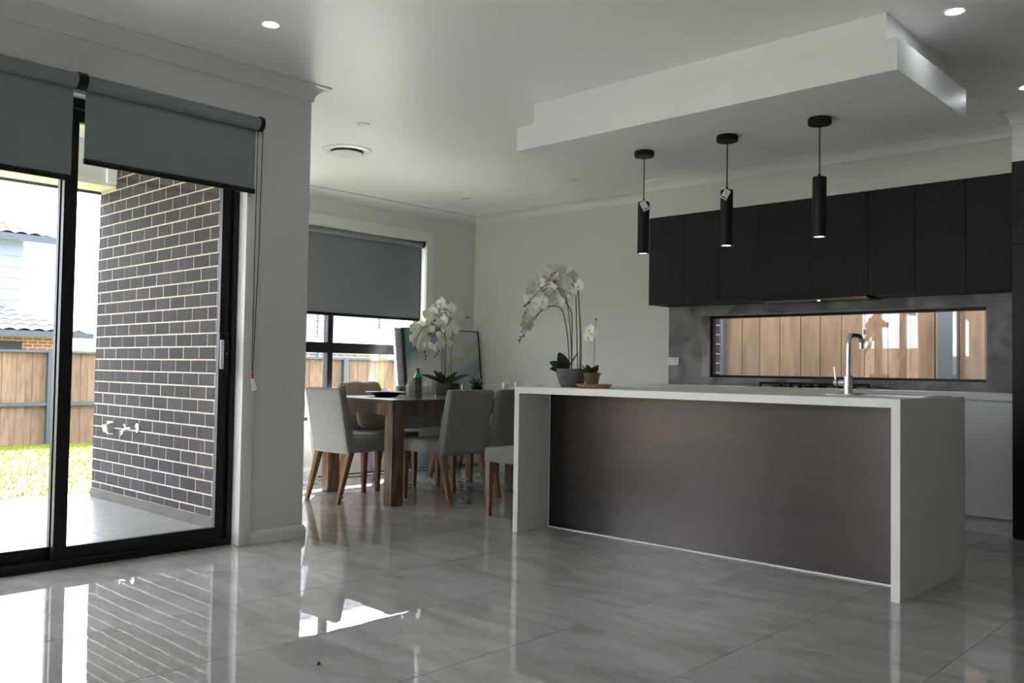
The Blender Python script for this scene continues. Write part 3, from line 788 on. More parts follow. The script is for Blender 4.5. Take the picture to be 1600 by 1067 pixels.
for i in range(13):
    t = i / 12; yy = cy - .17 + .36 * t
    w = 0.006 * math.sin(9 * t) + 0.004 * math.sin(23 * t + 1)
    rows.append([(cx + px + w * (1 if px > -.26 else -1) + (0.012 if px > -.2 else -0.004), yy + 0.012 * math.sin(7 * pz + 3 * t), pz + 0.005 * math.sin(12 * t + 9 * px) + .004) for px, pz in prof])
cloth('throw_blanket', 'beige throw blanket draped over the chair back at the window', 'blanket', rows, 'throw')
# beige scatter cushion leaning on that chair
bm = bmesh.new()
bmesh.ops.create_uvsphere(bm, u_segments=20, v_segments=12, radius=1)
for vtx in bm.verts:
    x, y, z = vtx.co
    s = lambda q: math.copysign(abs(q) ** 0.55, q)
    vtx.co = Vector((x * 0.042, s(y) * 0.165, s(z) * 0.120))
cu = tag(link('cushion', bm_mesh('cushion', bm, 80), 'throw'), 'beige scatter cushion standing on the window-side chair with the throw', 'cushion')
cu.location = (-6.115, 4.775, 0.604); cu.rotation_euler = (0, math.radians(-12), 0)

# navy garment on the separate chair
bm = bmesh.new()
bmesh.ops.create_uvsphere(bm, u_segments=18, v_segments=10, radius=1)
for vtx in bm.verts:
    x, y, z = vtx.co
    n_ = 1 + 0.22 * math.sin(5 * x + 2 * z) * math.cos(4 * y + 1) + 0.1 * math.sin(11 * y + 7 * x)
    vtx.co = Vector((x * 0.12 * n_, y * 0.12 * n_, max(z, -0.55) * 0.055 * n_ + 0.03))
gm = tag(link('folded_garment', bm_mesh('folded_garment', bm, 80), 'navy_cloth'), 'crumpled navy patterned garment on the chair beside the island', 'garment')
gm.location = (-4.12, 4.62, 0.475)

# ------------------------------------------------------------------ things on the table
def tumbler(x, y, z, h, r0, r1, label):
    """upside-down tumbler: wide rim below"""
    o = thing('tumbler', label, 'glass', (x, y, z), group='upturned glass tumblers on the table')
    lathe('glass_wall', [(r0, 0.0), (r1, h), (0, h), (0, h - 0.010), (r1 - 0.004, h - 0.012), (r0 - 0.0022, 0.0)], (x, y, z), 'tumbler_glass', o, 28, closed=False)
    lathe('glass_base', [(0, h - 0.0095), (r1 - 0.0045, h - 0.0095), (r1 - 0.0045, h - 0.0015), (0, h - 0.0015)], (x, y, z), 'tumbler_glass', o, 24)
    return o
TZ = tz + 0.0005
tumbler(-5.262, 4.475, TZ, 0.135, 0.040, 0.034, 'clear tumbler at the table edge, left of the woven holder')
tumbler(-5.225, 4.615, TZ, 0.135, 0.040, 0.034, 'clear tumbler at the table edge, right of the woven holder')
tumbler(-5.345, 4.765, TZ, 0.135, 0.038, 0.032, 'clear tumbler in front of the orchid bowl')
tumbler(-5.72, 5.50, TZ, 0.115, 0.040, 0.034, 'clear tumbler beside the small succulent')
tumbler(-5.64, 5.95, TZ, 0.118, 0.040, 0.034, 'clear tumbler at the far end of the table, left one')
tumbler(-5.535, 6.00, TZ, 0.124, 0.040, 0.034, 'clear tumbler at the far end of the table, right one')
tumbler(-5.215, 5.945, TZ, 0.110, 0.040, 0.034, 'clear tumbler seen just over the island edge')
hd_ = thing('cutlery_holder', 'tall brown woven-texture holder on the dining table', 'holder', (-5.405, 4.665, TZ))
lathe('holder_wall', [(0, 0), (0.031, 0), (0.038, 0.158), (0.035, 0.158), (0.029, 0.004), (0, 0.004)], (-5.405, 4.665, TZ), 'woven', hd_, 24)
bt = thing('green_bottle', 'green glass bottle behind the woven holder', 'bottle', (-5.63, 4.865, TZ))
lathe('bottle_body', [(0, 0), (0.034, 0), (0.036, 0.01), (0.036, 0.150), (0.030, 0.175), (0.018, 0.195), (0.0145, 0.205), (0.0145, 0.222), (0, 0.222)], (-5.63, 4.865, TZ), 'bottle_green', bt, 24)
lathe('bottle_cap', [(0, 0), (0.016, 0), (0.016, 0.016), (0, 0.016)], (-5.63, 4.865, TZ + 0.2205), 'succulent_leaf', bt, 18)
sh = thing('shaker_bottle', 'small white shaker bottle between the tumblers', 'bottle', (-5.52, 4.68, TZ))
lathe('shaker_body', [(0, 0), (0.022, 0), (0.024, 0.01), (0.024, 0.095), (0.013, 0.108), (0, 0.108)], (-5.52, 4.68, TZ), 'white_plastic', sh, 20)
lathe('shaker_cap', [(0, 0), (0.011, 0), (0.010, 0.040), (0, 0.042)], (-5.52, 4.68, TZ + 0.1075), 'white_plastic', sh, 16)
bw = thing('serving_bowl', 'shallow dark serving bowl at the window corner of the table', 'bowl', (-5.70, 4.585, TZ))
lathe('bowl_shell', [(0, 0.0), (0.085, 0.0), (0.095, 0.008), (0.150, 0.030), (0.165, 0.036), (0.164, 0.040), (0.145, 0.037), (0.09, 0.016), (0, 0.014)], (-5.70, 4.585, TZ), 'bowl_dark', bw, 40)
lathe('foot_ring', [(0.06, 0.0), (0.082, 0.0), (0.082, 0.002), (0.06, 0.002)], (-5.70, 4.585, TZ - 0.0003), 'bowl_dark', bw, 30, closed=True)
# succulent
sx_, sy_ = -5.735, 5.66
su = thing('potted_succulent', 'small green succulent in a black pot on the table', 'plant', (sx_, sy_, TZ))
lathe('pot', [(0, 0), (0.040, 0), (0.052, 0.085), (0.047, 0.085), (0.044, 0.075), (0, 0.075)], (sx_, sy_, TZ), 'bowl_dark', su, 24)
def leaf_bm(L_, w, curl, drop):
    bm = bmesh.new(); n = 9; rows_ = []
    for i in range(n):
        t = i / (n - 1)
        ww_ = w * (math.sin(math.pi * (0.12 + 0.88 * t) ** 0.9) ** 0.6 if t < 1 else 0.12)
        xx = L_ * t; zz = curl * t - drop * t * t
        rows_.append([bm.verts.new((xx, -ww_ / 2, zz + ww_ * .18)), bm.verts.new((xx, 0, zz)), bm.verts.new((xx, ww_ / 2, zz + ww_ * .18))])
    for a, b in zip(rows_[:-1], rows_[1:]):
        for k in range(2): bm.faces.new((a[k], a[k + 1], b[k + 1], b[k]))
    bmesh.ops.recalc_face_normals(bm, faces=bm.faces)
    bmesh.ops.solidify(bm, geom=list(bm.faces), thickness=0.0016)
    return bm
succ = bm_mesh('leaf', leaf_bm(0.075, 0.022, 0.075, 0.02), 60); succ.materials.append(MATS['succulent_leaf'])
def put(name, me, parent, loc, rot, sc=1.0):
    o = bpy.data.objects.new(name, me); COL.objects.link(o); o.parent = parent
    o.location = Vector(loc) - wloc(parent); o.rotation_euler = rot; o.scale = (sc,) * 3
    return o
for k in range(16):
    a = 2.4 * k
    put('leaf', succ, su, (sx_ + .012 * math.cos(a), sy_ + .012 * math.sin(a), TZ + .074), (0, -0.9 * (k / 16) + 0.25, a), 0.75 + 0.5 * random.random())

# ------------------------------------------------------------------ orchids
def flower_meshes():
    bm = bmesh.new()
    def petal(ang, L_, w, tilt):
        n = 6; rows_ = []
        for i in range(n):
            t = i / (n - 1)
            ww_ = w * math.sin(math.pi * min(0.97, 0.10 + 0.86 * t)) ** 0.7
            p0 = [(L_ * t, s * ww_ / 2, tilt * L_ * t * (1 - .8 * t) - 0.10 * ww_ * abs(s)) for s in (-1, 0, 1)]
            rows_.append([bm.verts.new((x * math.cos(ang) - y * math.sin(ang), x * math.sin(ang) + y * math.cos(ang), z)) for x, y, z in p0])
        for a, b in zip(rows_[:-1], rows_[1:]):
            for k in range(2): bm.faces.new((a[k], a[k + 1], b[k + 1], b[k]))
    for a, L_, w, t in ((math.radians(90), .045, .030, .12), (math.radians(215), .044, .030, .1), (math.radians(325), .044, .030, .1)): petal(a, L_, w, t)
    for v_ in bm.verts: v_.co.z -= 0.003
    for a, L_, w, t in ((math.radians(12), .047, .050, .22), (math.radians(168), .047, .050, .22)): petal(a, L_, w, t)
    bmesh.ops.recalc_face_normals(bm, faces=bm.faces)
    bmesh.ops.solidify(bm, geom=list(bm.faces), thickness=0.0009)
    f = bm_mesh('flower', bm, 70); f.materials.append(MATS['petal'])
    bm = lathe_bm([(0, -0.002), (0.006, 0.0), (0.008, 0.006), (0.005, 0.013), (0, 0.016)], (0, 0, 0), 10)
    for v_ in bm.verts: v_.co.y -= v_.co.z * 0.6
    h = bm_mesh('flower_lip', bm, 60); h.materials.append(MATS['flower_heart'])
    bm = lathe_bm([(0, -0.009), (0.005, -0.006), (0.0065, 0), (0.004, 0.007), (0, 0.010)], (0, 0, 0), 10)
    b = bm_mesh('bud', bm, 60); b.materials.append(MATS['bud'])
    return f, h, b
FLO, LIP, BUD = flower_meshes()
LEFT = Vector((-0.730, -0.683, 0)); TOCAM = Vector((0.683, -0.730, 0)); UP = Vector((0, 0, 1))

def orchid(root, base, sc_px, cx_px, cy_px, stems, flowers, buds, leaves, fl_size, leaf_size, soil_z):
    """stem and flower layout in the plane through the pot (left, up) in metres, with its own depth"""
    def P3(u, v_, d=0.0):
        return Vector(base) + LEFT * ((cx_px - u) / sc_px) + UP * ((cy_px - v_) / sc_px) + TOCAM * d
    for pts, rad, m, d0, d1 in stems:
        n = len(pts)
        q = [P3(u, v_, d0 + (d1 - d0) * i / (n - 1)) for i, (u, v_) in enumerate(pts)]
        q[0].z = soil_z
        tube('stem', bez(q, 5), [rad * (1 - .45 * i / ((n - 1) * 5)) for i in range((n - 1) * 5 + 1)], m, root, 7)
    for (u, v_, d, yaw, pit) in flowers:
        o = put('flower', FLO, root, P3(u, v_, d), (0, 0, 0), fl_size * random.uniform(.92, 1.08))
        fdir = (TOCAM * math.cos(yaw) + LEFT * math.sin(yaw)) * math.cos(pit) + UP * math.sin(pit)
        q = fdir.to_track_quat('Z', 'Y'); o.rotation_euler = q.to_euler()
        l = bpy.data.objects.new('flower_lip', LIP); COL.objects.link(l); l.parent = o; l.location = (0, -0.004, 0.001)
    for (u, v_, d) in buds:
        put('bud', BUD, root, P3(u, v_, d), (random.uniform(-1, 1), random.uniform(-1, 1), 0), random.uniform(.8, 1.15) * fl_size)
    for (l_, u_, t_, L_, w, curl, drop, ox, face) in leaves:
        # blade grows along LEFT*l + UP*u + TOCAM*t; face: 1 turns its flat side to the room, 0 keeps it level
        d_ = (LEFT * l_ + UP * u_ + TOCAM * t_).normalized()
        nn = (TOCAM * face + UP * (1 - face)); nn = (nn - d_ * nn.dot(d_)).normalized()
        yy = nn.cross(d_)
        me = bm_mesh('leaf', leaf_bm(L_, w, curl, drop), 60); me.materials.append(MATS['leaf'])
        o = put('leaf', me, root, Vector(base) - LEFT * ox + Vector((0, 0, soil_z - base[2] - .004)), (0, 0, 0), 1.0)
        o.rotation_euler = Matrix((d_, yy, nn)).transposed().to_euler()

def fl(n, d=0.0):
    return [(u, v_, d + random.uniform(-.035, .05), random.uniform(-.9, .9), random.uniform(-.5, .15)) for u, v_ in n]

# orchid on the island
ob = (-3.607, 4.42, IZ + .0005)
o1 = thing('potted_orchid', 'tall arching white orchid in a grey slate pot on the island', 'plant', ob)
lathe('pot', [(0, 0), (0.062, 0), (0.080, 0.025), (0.098, 0.075), (0.1015, 0.118), (0.094, 0.118), (0.090, 0.105), (0, 0.105)], ob, 'slate_pot', o1, 36)
lathe('soil', [(0, 0.112), (0.04, 0.113), (0.0905, 0.1085), (0.0905, 0.1035), (0, 0.1035)], ob, 'soil', o1, 28)
st1 = [([(890, 577), (886.6, 530), (877.6, 487.6), (863, 480), (852, 483), (839, 494), (829, 508), (822.5, 518), (814.6, 531), (811, 540)], .0036, 'stem_green', 0, .04),
       ([(893, 577), (891, 530), (884, 473), (872, 453), (858.5, 464), (855, 475)], .0034, 'stem_green', .02, .06),
       ([(894, 577), (893, 500), (890, 485), (882, 473), (872, 455), (860, 446), (846, 452), (834, 466), (820, 480)], .0034, 'stem_green', -.02, .05),
       ([(903, 577), (901, 530), (899, 473), (896.7, 451.6), (883, 434), (867.5, 429), (854, 433), (840.5, 440), (832, 448)], .0036, 'stem_green', -.01, -.04),
       ([(906, 577), (905.5, 530), (902, 461), (897, 443), (885, 432), (870, 440), (850, 455), (831.5, 471), (818, 482)], .0052, 'stem_pale', .01, 0),
       ([(908, 577), (907, 520), (903, 470), (899, 446)], .0050, 'stem_pale', -.02, -.03)]
fp1 = [(838, 433), (849, 428), (858, 424), (868, 423), (877, 424), (886, 427), (893, 433), (898, 441), (902, 449), (833, 446), (842, 444), (846, 450), (856, 438), (866, 434),
       (876, 437), (884, 443), (880, 452), (870, 446), (861, 452), (829, 458), (835, 462), (827, 468), (842, 464), (838, 474), (846, 474), (843, 483), (866, 467), (874, 464), (870, 473),
       (826, 489), (830, 496), (823, 502), (819, 508), (824, 512), (834, 484), (890, 458), (884, 466), (852, 460)]
bd1 = [(829, 446, 0), (834, 447, 0), (827, 451, 0), (825, 475, .02), (819, 481, .03), (820, 492, .03), (817, 497, .04), (815, 521, .04), (818, 527, .04), (813, 529, .04), (811, 534, .04), (864, 443, .07), (865, 430, .07)]
orchid(o1, ob, 240.0, 893.5, 605.0, st1, fl(fp1), bd1,
       [(.45, 1, .15, .125, .075, .02, .02, -.035, .9), (1, .50, .3, .125, .060, .01, .03, -.03, .75), (.9, .15, .2, .09, .05, .02, .04, -.05, .7), (-.62, 1, .1, .145, .010, .0, .0, -.035, .8), (.1, 1, -.2, .09, .06, .0, .0, -.045, .9)], 1.0, 1.0, ob[2] + .112)

# small orchid and its tray
ty = thing('wooden_tray', 'small round wooden tray under the little brown pot on the island', 'tray', (-3.375, 4.352, IZ + .0003))
lathe('tray_disc', [(0, 0), (0.092, 0), (0.110, 0.018), (0.1125, 0.024), (0.107, 0.025), (0.090, 0.009), (0, 0.008)], (-3.375, 4.352, IZ + .0003), 'tray_wood', ty, 40)
lathe('tray_foot', [(0.05, 0), (0.088, 0), (0.088, 0.001), (0.05, 0.001)], (-3.375, 4.352, IZ + .0001), 'tray_wood', ty, 30, closed=True)
o3b = (-3.405, 4.372, IZ + .0090)
o3 = thing('small_potted_orchid', 'little single-flower orchid in a brown pot on the wooden tray', 'plant', o3b)
lathe('pot', [(0, 0), (0.036, 0), (0.0505, 0.078), (0.052, 0.078), (0.052, 0.086), (0.047, 0.086), (0.044, 0.074), (0, 0.074)], o3b, 'brown_pot', o3, 28)
lathe('soil', [(0, 0.079), (0.0445, 0.077), (0.0445, 0.0735), (0, 0.0735)], o3b, 'soil', o3, 20)
orchid(o3, o3b, 240.0, 924.0, 603.0, [([(926, 583), (927, 560), (928, 530), (929, 503)], .0018, 'stem_green', 0, .01)],
       [(920, 518, 0.012, .9, .1), (918, 529, 0.006, .7, -.2), (922, 523, .02, .3, .0)], [(929, 502, .01)],
       [(.55, 1, .1, .070, .036, .0, .01, .0, .9), (-.65, 1, .1, .072, .036, .0, .01, .0, .9), (.9, 1, .1, .085, .010, .0, .0, -.012, .8), (-.15, 1, .2, .05, .034, .0, .0, .0, .9), (-1, .25, .2, .05, .012, .0, .02, .01, .6)], 0.85, 0.5, o3b[2] + .078)

# orchid on the dining table
o2b = (-5.70, 5.245, TZ)
o2 = thing('potted_orchid', 'white orchid in a dark bowl on the dining table', 'plant', o2b)
lathe('pot', [(0, 0), (0.075, 0), (0.105, 0.03), (0.122, 0.080), (0.124, 0.112), (0.116, 0.112), (0.110, 0.098), (0, 0.098)], o2b, 'slate_pot', o2, 36)
lathe('soil', [(0, 0.105), (0.05, 0.106), (0.1115, 0.102), (0.1115, 0.0965), (0, 0.0965)], o2b, 'soil', o2, 28)
st2 = [([(697, 600), (698, 560), (700, 525), (702, 495), (696, 484), (687, 486)], .0065, 'stem_pale', 0, .0),
       ([(686, 600), (684, 575), (684, 545), (690, 515), (697, 494), (690, 486), (682, 486), (674, 494), (671, 508)], .0042, 'stem_green', .02, .05),
       ([(689, 600), (687, 560), (686, 530), (676, 512), (660, 512), (648, 525), (642, 545)], .0042, 'stem_green', 0, .05),
       ([(692, 600), (696, 560), (699, 520), (708, 512), (716, 500), (722, 496)], .0040, 'stem_green', -.03, -.05),
       ([(690, 600), (690, 550), (688, 525), (672, 520), (662, 535), (658, 556)], .0036, 'stem_green', .03, .06)]
fp2 = [(641, 514), (651, 510), (645, 522), (655, 519), (664, 516), (668, 502), (662, 493), (670, 489), (681, 476), (676, 479), (686, 483), (697, 484), (703, 481), (708, 494), (702, 497),
       (694, 497), (686, 503), (680, 508), (690, 511), (698, 507), (706, 506), (716, 506), (682, 524), (690, 521), (686, 531), (676, 545), (684, 541), (690, 538), (658, 532), (662, 542), (655, 545), (646, 537), (640, 530), (700, 517), (711, 501)]
bd2 = [(672, 503, .05), (668, 508, .05), (674, 515, .05), (712, 497, -.04), (719, 499, -.04), (723, 496, -.04), (640, 541, .05), (642, 547, .05), (638, 550, .05), (658, 552, .06), (660, 558, .06), (659, 563, .06), (680, 550, .06), (677, 555, .06), (674, 559, .06)]
orchid(o2, o2b, 177.0, 690.0, 619.0, st2, fl(fp2), bd2,
       [(1, .62, .2, .21, .042, .01, .075, -.01, .55), (-1, .62, .2, .21, .044, .01, .06, .01, .55), (.7, 1, .2, .15, .042, .0, .03, -.01, .7), (-.7, 1, .1, .14, .044, .0, .03, .01, .7), (.25, .8, .6, .12, .045, .0, .05, 0, .6), (-.3, .7, .6, .11, .045, .0, .05, 0, .6)], 1.28, 1.0, o2b[2] + .105)

# ------------------------------------------------------------------ artworks leaning on the window wall
def lean(name, parent, m, y0, y1, xb, zb, xt, zt, d0, d1, marg=0.0, zmarg=None):
    """slab leaning towards the wall: bottom edge (xb,zb) to top edge (xt,zt); d = offset out of the face"""
    zmarg = marg if zmarg is None else zmarg
    e = Vector((xt - xb, 0, zt - zb)); L_ = e.length; e.normalize(); n = Vector((e.z, 0, -e.x))
    a = Vector((xb, 0, zb)) + e * zmarg; b = Vector((xb, 0, zb)) + e * (L_ - zmarg)
    def q(p, y, d): r = p + n * d; return (r.x, y, r.z)
    return hexa(name, [q(a, y0 + marg, d0), q(a, y0 + marg, d1), q(a, y1 - marg, d1), q(a, y1 - marg, d0), q(b, y0 + marg, d0), q(b, y0 + marg, d1), q(b, y1 - marg, d1), q(b, y1 - marg, d0)], m, parent)
mi = thing('silver_mirror', 'mirror in a hammered silver frame leaning behind the teal painting', 'mirror', (-6.85, 6.15, 0))
def lean_bar(nm, y0, y1, t0, t1, d0, d1, m, parent, B=(-6.800, 0.006), T=(-6.985, 1.42)):
    e = Vector((T[0] - B[0], 0, T[1] - B[1])); n = Vector((e.z, 0, -e.x)).normalized(); o_ = Vector((B[0], 0, B[1]))
    def q(t, y, d): r = o_ + e * t + n * d; return (r.x, y, r.z)
    return hexa(nm, [q(t0, y0, d0), q(t0, y0, d1), q(t0, y1, d1), q(t0, y1, d0), q(t1, y0, d0), q(t1, y0, d1), q(t1, y1, d1), q(t1, y1, d0)], m, parent)
lean_bar('frame_side', 5.685, 5.785, 0, 1, 0, .030, 'silver_foil', mi)
lean_bar('frame_side', 6.62, 6.72, 0, 1, 0, .030, 'silver_foil', mi)
lean_bar('frame_rail', 5.785, 6.62, 0, .07, 0, .030, 'silver_foil', mi)
lean_bar('frame_rail', 5.785, 6.62, .93, 1, 0, .030, 'silver_foil', mi)
lean_bar('mirror_glass', 5.785, 6.62, .07, .93, 0.004, .018, 'mirror', mi)
pa = thing('large_painting', 'large abstract teal and sand painting leaning in the dining corner', 'painting', (-6.75, 6.3, 0))
PB, PT = (-6.765, 0.004), (-6.948, 1.425)
lean_bar('canvas', 5.775, 6.825, 0.006, 0.994, 0.004, .030, 'painting_teal', pa, PB, PT)
for nm, a, b, t0, t1 in (('frame_strip', 5.765, 5.775, 0, 1), ('frame_strip', 6.825, 6.835, 0, 1), ('frame_strip', 5.775, 6.825, 0, .006), ('frame_strip', 5.775, 6.825, .994, 1)):
    lean_bar(nm, a, b, t0, t1, 0.0, .036, 'matte_black', pa, PB, PT)
pp = thing('low_painting', 'pale pink abstract painting leaning under the dining window', 'painting', (-6.78, 5.1, 0))
QB, QT = (-6.775, 0.004), (-6.990, 0.80)
lean_bar('canvas', 4.665, 5.63, 0.012, 0.988, 0.004, .030, 'painting_pink', pp, QB, QT)
for nm, a, b, t0, t1 in (('frame_strip', 4.655, 4.665, 0, 1), ('frame_strip', 5.63, 5.64, 0, 1), ('frame_strip', 4.665, 5.63, 0, .012), ('frame_strip', 4.665, 5.63, .988, 1)):
    lean_bar(nm, a, b, t0, t1, 0.0, .034, 'bowl_dark' if t1 < .5 else 'beam_paint', pp, QB, QT)

# ------------------------------------------------------------------ patio: brick wall, tiles, beam
YB = 2.85; XL = -7.19
bwall = box('wall_brick', XL + 0.004, XD - 0.2505, YB + 0.0025, 2.9645, -0.12, 2.72, 'mortar')
tag(bwall, 'dark face-brick patio wall with pale mortar seen through the sliding door', 'brick wall', kind='structure')
bcache = {}
CH, BL, MJ = 0.0872, 0.2168, 0.0095
def brick(x0, x1, z0, z1):
    w = round(x1 - x0, 3); h = round(z1 - z0, 3)
    if w < 0.02 or h < .012: return
    if (w, h) not in bcache:
        bm = bmesh.new(); bm_box(bm, -w / 2, w / 2, 0, 0.03, -h / 2, h / 2, 0.0018, 1)
        me = bm_mesh('brick', bm); me.materials.append(MATS['brick']); bcache[(w, h)] = me
    o = bpy.data.objects.new('brick', bcache[(w, h)]); COL.objects.link(o); o.parent = bwall
    o.location = ((x0 + x1) / 2, YB + random.uniform(-.0012, .0012), (z0 + z1) / 2)
    o.rotation_euler = (0, random.uniform(-.003, .003), 0)
for k in range(0, 31):
    zc0 = 0.087 + CH * (k - 1) + MJ / 2; zc1 = zc0 + CH - MJ
    if k == 0: zc0 = 0.036
    if zc1 > 2.70: break
    ph = -5.404 + (BL / 2 if (k - 5) % 2 else 0)
    j = math.floor((XL - ph) / BL)
    while True:
        a = ph + j * BL + MJ / 2; b = a + BL - MJ
        j += 1
        if a > XD - 0.26: break
        a2, b2 = max(a, XL), min(b, XD - 0.26)
        if zc1 > 2.385 and b2 < -6.9: continue
        if zc1 > 2.385 and a2 < -6.9: a2 = -6.895
        brick(a2, b2, zc0, zc1)
patio = slab('patio_floor', 'z', -0.20, -0.042, -7.42, XD - 0.2505, -12.0, 2.8485, [], 'grout')
tag(patio, 'pale stone-look patio paving outside the sliding door', 'paving', kind='structure')
pc = {}
i = 0
x = -7.42
while x < XD - 0.27:
    y = 2.848
    while y > -3.0:
        floor_tile(x + .001, min(x + 0.6, XD - 0.252), max(y - 0.6, -3.0), y, pc, 'patio_tile', patio, z=-0.034, th=0.01)
        y -= 0.6
    x += 0.6
k = 0
x = XL
while x < XD - 0.27:
    b = min(x + 0.553, XD - 0.252)
    box('skirting_tile', x + .001, b - .001, YB - 0.010, YB + .0055, -0.0338, 0.033, 'skirt_tile', bwall)
    x = b
    if b >= XD - 0.2525: break
beam = tag(box('patio_beam', XL, -6.9, -0.6, 2.964, 2.387, 2.72, 'beam_paint'), 'painted patio roof beam resting on the brick wall end', 'beam', kind='structure')
box('soffit_lining', XL + .002, -6.902, -0.6, 2.846, 2.378, 2.3868, 'soffit_paint', beam)
box('fascia_edge', XL - 0.012, XL - .0005, -0.6, 2.97, 2.355, 2.72, 'fence_steel', beam)
box('bracket', -6.8995, -6.875, 2.775, 2.846, 2.40, 2.719, 'white_plastic', beam)
pceil = tag(box('ceiling_patio', -6.8995, XD - 0.2505, -0.6, 2.846, 2.72, 2.80, 'soffit_paint'), 'cream patio ceiling beyond the sliding door', 'ceiling', kind='structure')
# outdoor tap and covered outlet on the brick wall
gt = thing('gas_outlet', 'pale grey covered outlet box on the brick wall', 'outlet', (-6.87, YB, 0.52))
hexa('cover', [(-6.905, YB - .002, .478), (-6.905, YB - .040, .488), (-6.815, YB - .040, .488), (-6.815, YB - .002, .478), (-6.925, YB - .002, .530), (-6.905, YB - .055, .545), (-6.815, YB - .055, .552), (-6.815, YB - .002, .566)], 'outlet_grey', gt, .006, 2)
box('base_plate', -6.93, -6.81, YB - .0035, YB - .0013, .472, .572, 'outlet_grey', gt)
gt2 = thing('garden_tap', 'chrome garden tap sticking out of the brick wall', 'tap', (-6.42, YB, 0.53))
lathe_o = lathe('wall_flange', [(0, 0), (0.034, 0), (0.034, 0.004), (0.02, 0.012), (0, 0.012)], (0, 0, 0), 'chrome', gt2, 20)
lathe_o.data.transform(Matrix.Translation(Vector((-6.40, YB - .002, 0.545)) - Vector((-6.42, YB, 0.53))) @ Matrix.Rotation(math.radians(90), 4, 'X') @ Matrix.Translation(Vector((-6.42, YB, 0.53))))
tube('tap_neck', [(-6.40, YB - .006, .545), (-6.40, YB - .055, .545), (-6.43, YB - .075, .54), (-6.46, YB - .085, .515), (-6.465, YB - .087, .488)], .011, 'chrome', gt2, 10)
tube('tap_handle', [(-6.44, YB - .07, .55), (-6.44, YB - .07, .575)], [.006, .017], 'chrome', gt2, 10)

# ------------------------------------------------------------------ garden, fences
def lz(x): return -0.055 + (x + 7.42) / (-16.0 + 7.42) * (-0.362 + 0.055)
bm = bmesh.new()
xs = [-7.42 - 0.8 * k for k in range(12)] + [-17.5, -30]
ys = [-12 + 1.5 * k for k in range(28)]
G = [[bm.verts.new((x_, y_, lz(max(x_, -16.2)) + (random.uniform(-.008, .008) if x_ < -7.5 else 0))) for y_ in ys] for x_ in xs]
for a in range(len(xs) - 1):
    for b in range(len(ys) - 1):
        bm.faces.new((G[a][b], G[a + 1][b], G[a + 1][b + 1], G[a][b + 1]))
bmesh.ops.recalc_face_normals(bm, faces=bm.faces)
lawn = tag(link('lawn', bm_mesh('lawn', bm, 80), 'grass'), 'sunlit back lawn between the patio and the timber fence', 'lawn', kind='structure')
vs, fs = [], []
for k in range(16000):
    x_ = random.uniform(-15.9, -7.44); y_ = random.uniform(-0.5, 7.9)
    a = random.uniform(0, 6.28); h_ = random.uniform(.02, .05); w_ = .006
    z_ = lz(x_) - .004; i0 = len(vs)
    vs += [(x_ - w_ * math.cos(a), y_ - w_ * math.sin(a), z_), (x_ + w_ * math.cos(a), y_ + w_ * math.sin(a), z_), (x_ + random.uniform(-.02, .02), y_ + random.uniform(-.02, .02), z_ + h_)]
    fs.append((i0, i0 + 1, i0 + 2))
me = bpy.data.meshes.new('grass_blades'); me.from_pydata(vs, [], fs)
tag(link('grass_blades', me, 'grass_blade'), 'short yellow-green grass blades of the back lawn', 'grass', kind='stuff')
side = tag(box('side_ground', XW - 0.17, XR + 0.2, YW + 0.2205, 14.0, -0.25, -0.15, 'concrete'), 'narrow paved side passage behind the kitchen wall', 'paving', kind='structure')
w_ground = tag(box('bounce_ground', -9.4, XW - 0.1705, 4.3, 14.0, -0.25, -0.045, 'concrete'), 'unseen pale strip added to bounce sun onto the dining ceiling', 'paving', kind='structure')  # out of view; added as a sunlit reflector for the dining ceiling

def paling_mesh(w, h, th=0.016):
    bm = bmesh.new(); bm_box(bm, -th / 2, th / 2, -w / 2, w / 2, 0, h, 0.002, 1)
    me = bm_mesh('paling', bm); me.materials.append(MATS['paling']); return me
fw = thing('boundary_fence', 'timber paling fence with grey steel posts and rails across the lawn', 'fence', (-16.0, 8, -0.37))
pws = [paling_mesh(w, 1.545) for w in (0.105, 0.125, 0.148)]
y = 2.2; n = 0
while y < 14.6:
    q = random.randrange(3); w = (0.105, 0.125, 0.148)[q]
    put('paling', pws[q], fw, (-16.03 - 0.012 * (n % 2), y + w / 2, -0.36), (0, random.uniform(-.004, .004), 0))
    y += w - 0.003; n += 1
for yy in (2.9, 5.59, 8.25, 9.95, 11.68, 14.2):
    box('post', -16.02, -15.93, yy - 0.045, yy + 0.045, -0.40, 1.21, 'fence_steel', fw)
box('rail', -16.015, -15.95, 2.2, 14.6, 0.285, 0.345, 'fence_steel', fw)
box('top_rail', -16.06, -15.95, 2.2, 14.6, 1.185, 1.225, 'fence_steel', fw)

fs_ = thing('south_fence', 'timber boundary fence on the garden side seen mirrored in the slot window', 'fence', (-9.5, -11.6, -0.4))
sp_m = []
for w in (0.17, 0.20):
    bm = bmesh.new(); bm_box(bm, -w / 2, w / 2, -0.009, 0.009, 0, 2.2, 0.003, 1)
    me = bm_mesh('paling', bm); me.materials.append(MATS['paling']); sp_m.append(me)
x = -16.0; n = 0
while x < -4.0:
    q = n % 2; w = (0.17, 0.20)[q]
    put('paling', sp_m[q], fs_, (x + w / 2, -11.6, -0.4), (0, 0, 0)); x += w + 0.003; n += 1
fb = thing('side_fence', 'close timber paling fence seen through the splashback window', 'fence', (-3.0, 8.2, -0.15))
pb = []
for w in (0.190, 0.200, 0.208):
    bm = bmesh.new(); bm_box(bm, -w / 2, w / 2, -0.009, 0.009, 0, 1.95, 0.003, 1)
    me = bm_mesh('paling', bm); me.materials.append(MATS['paling']); pb.append(me)
x = -6.9; n = 0
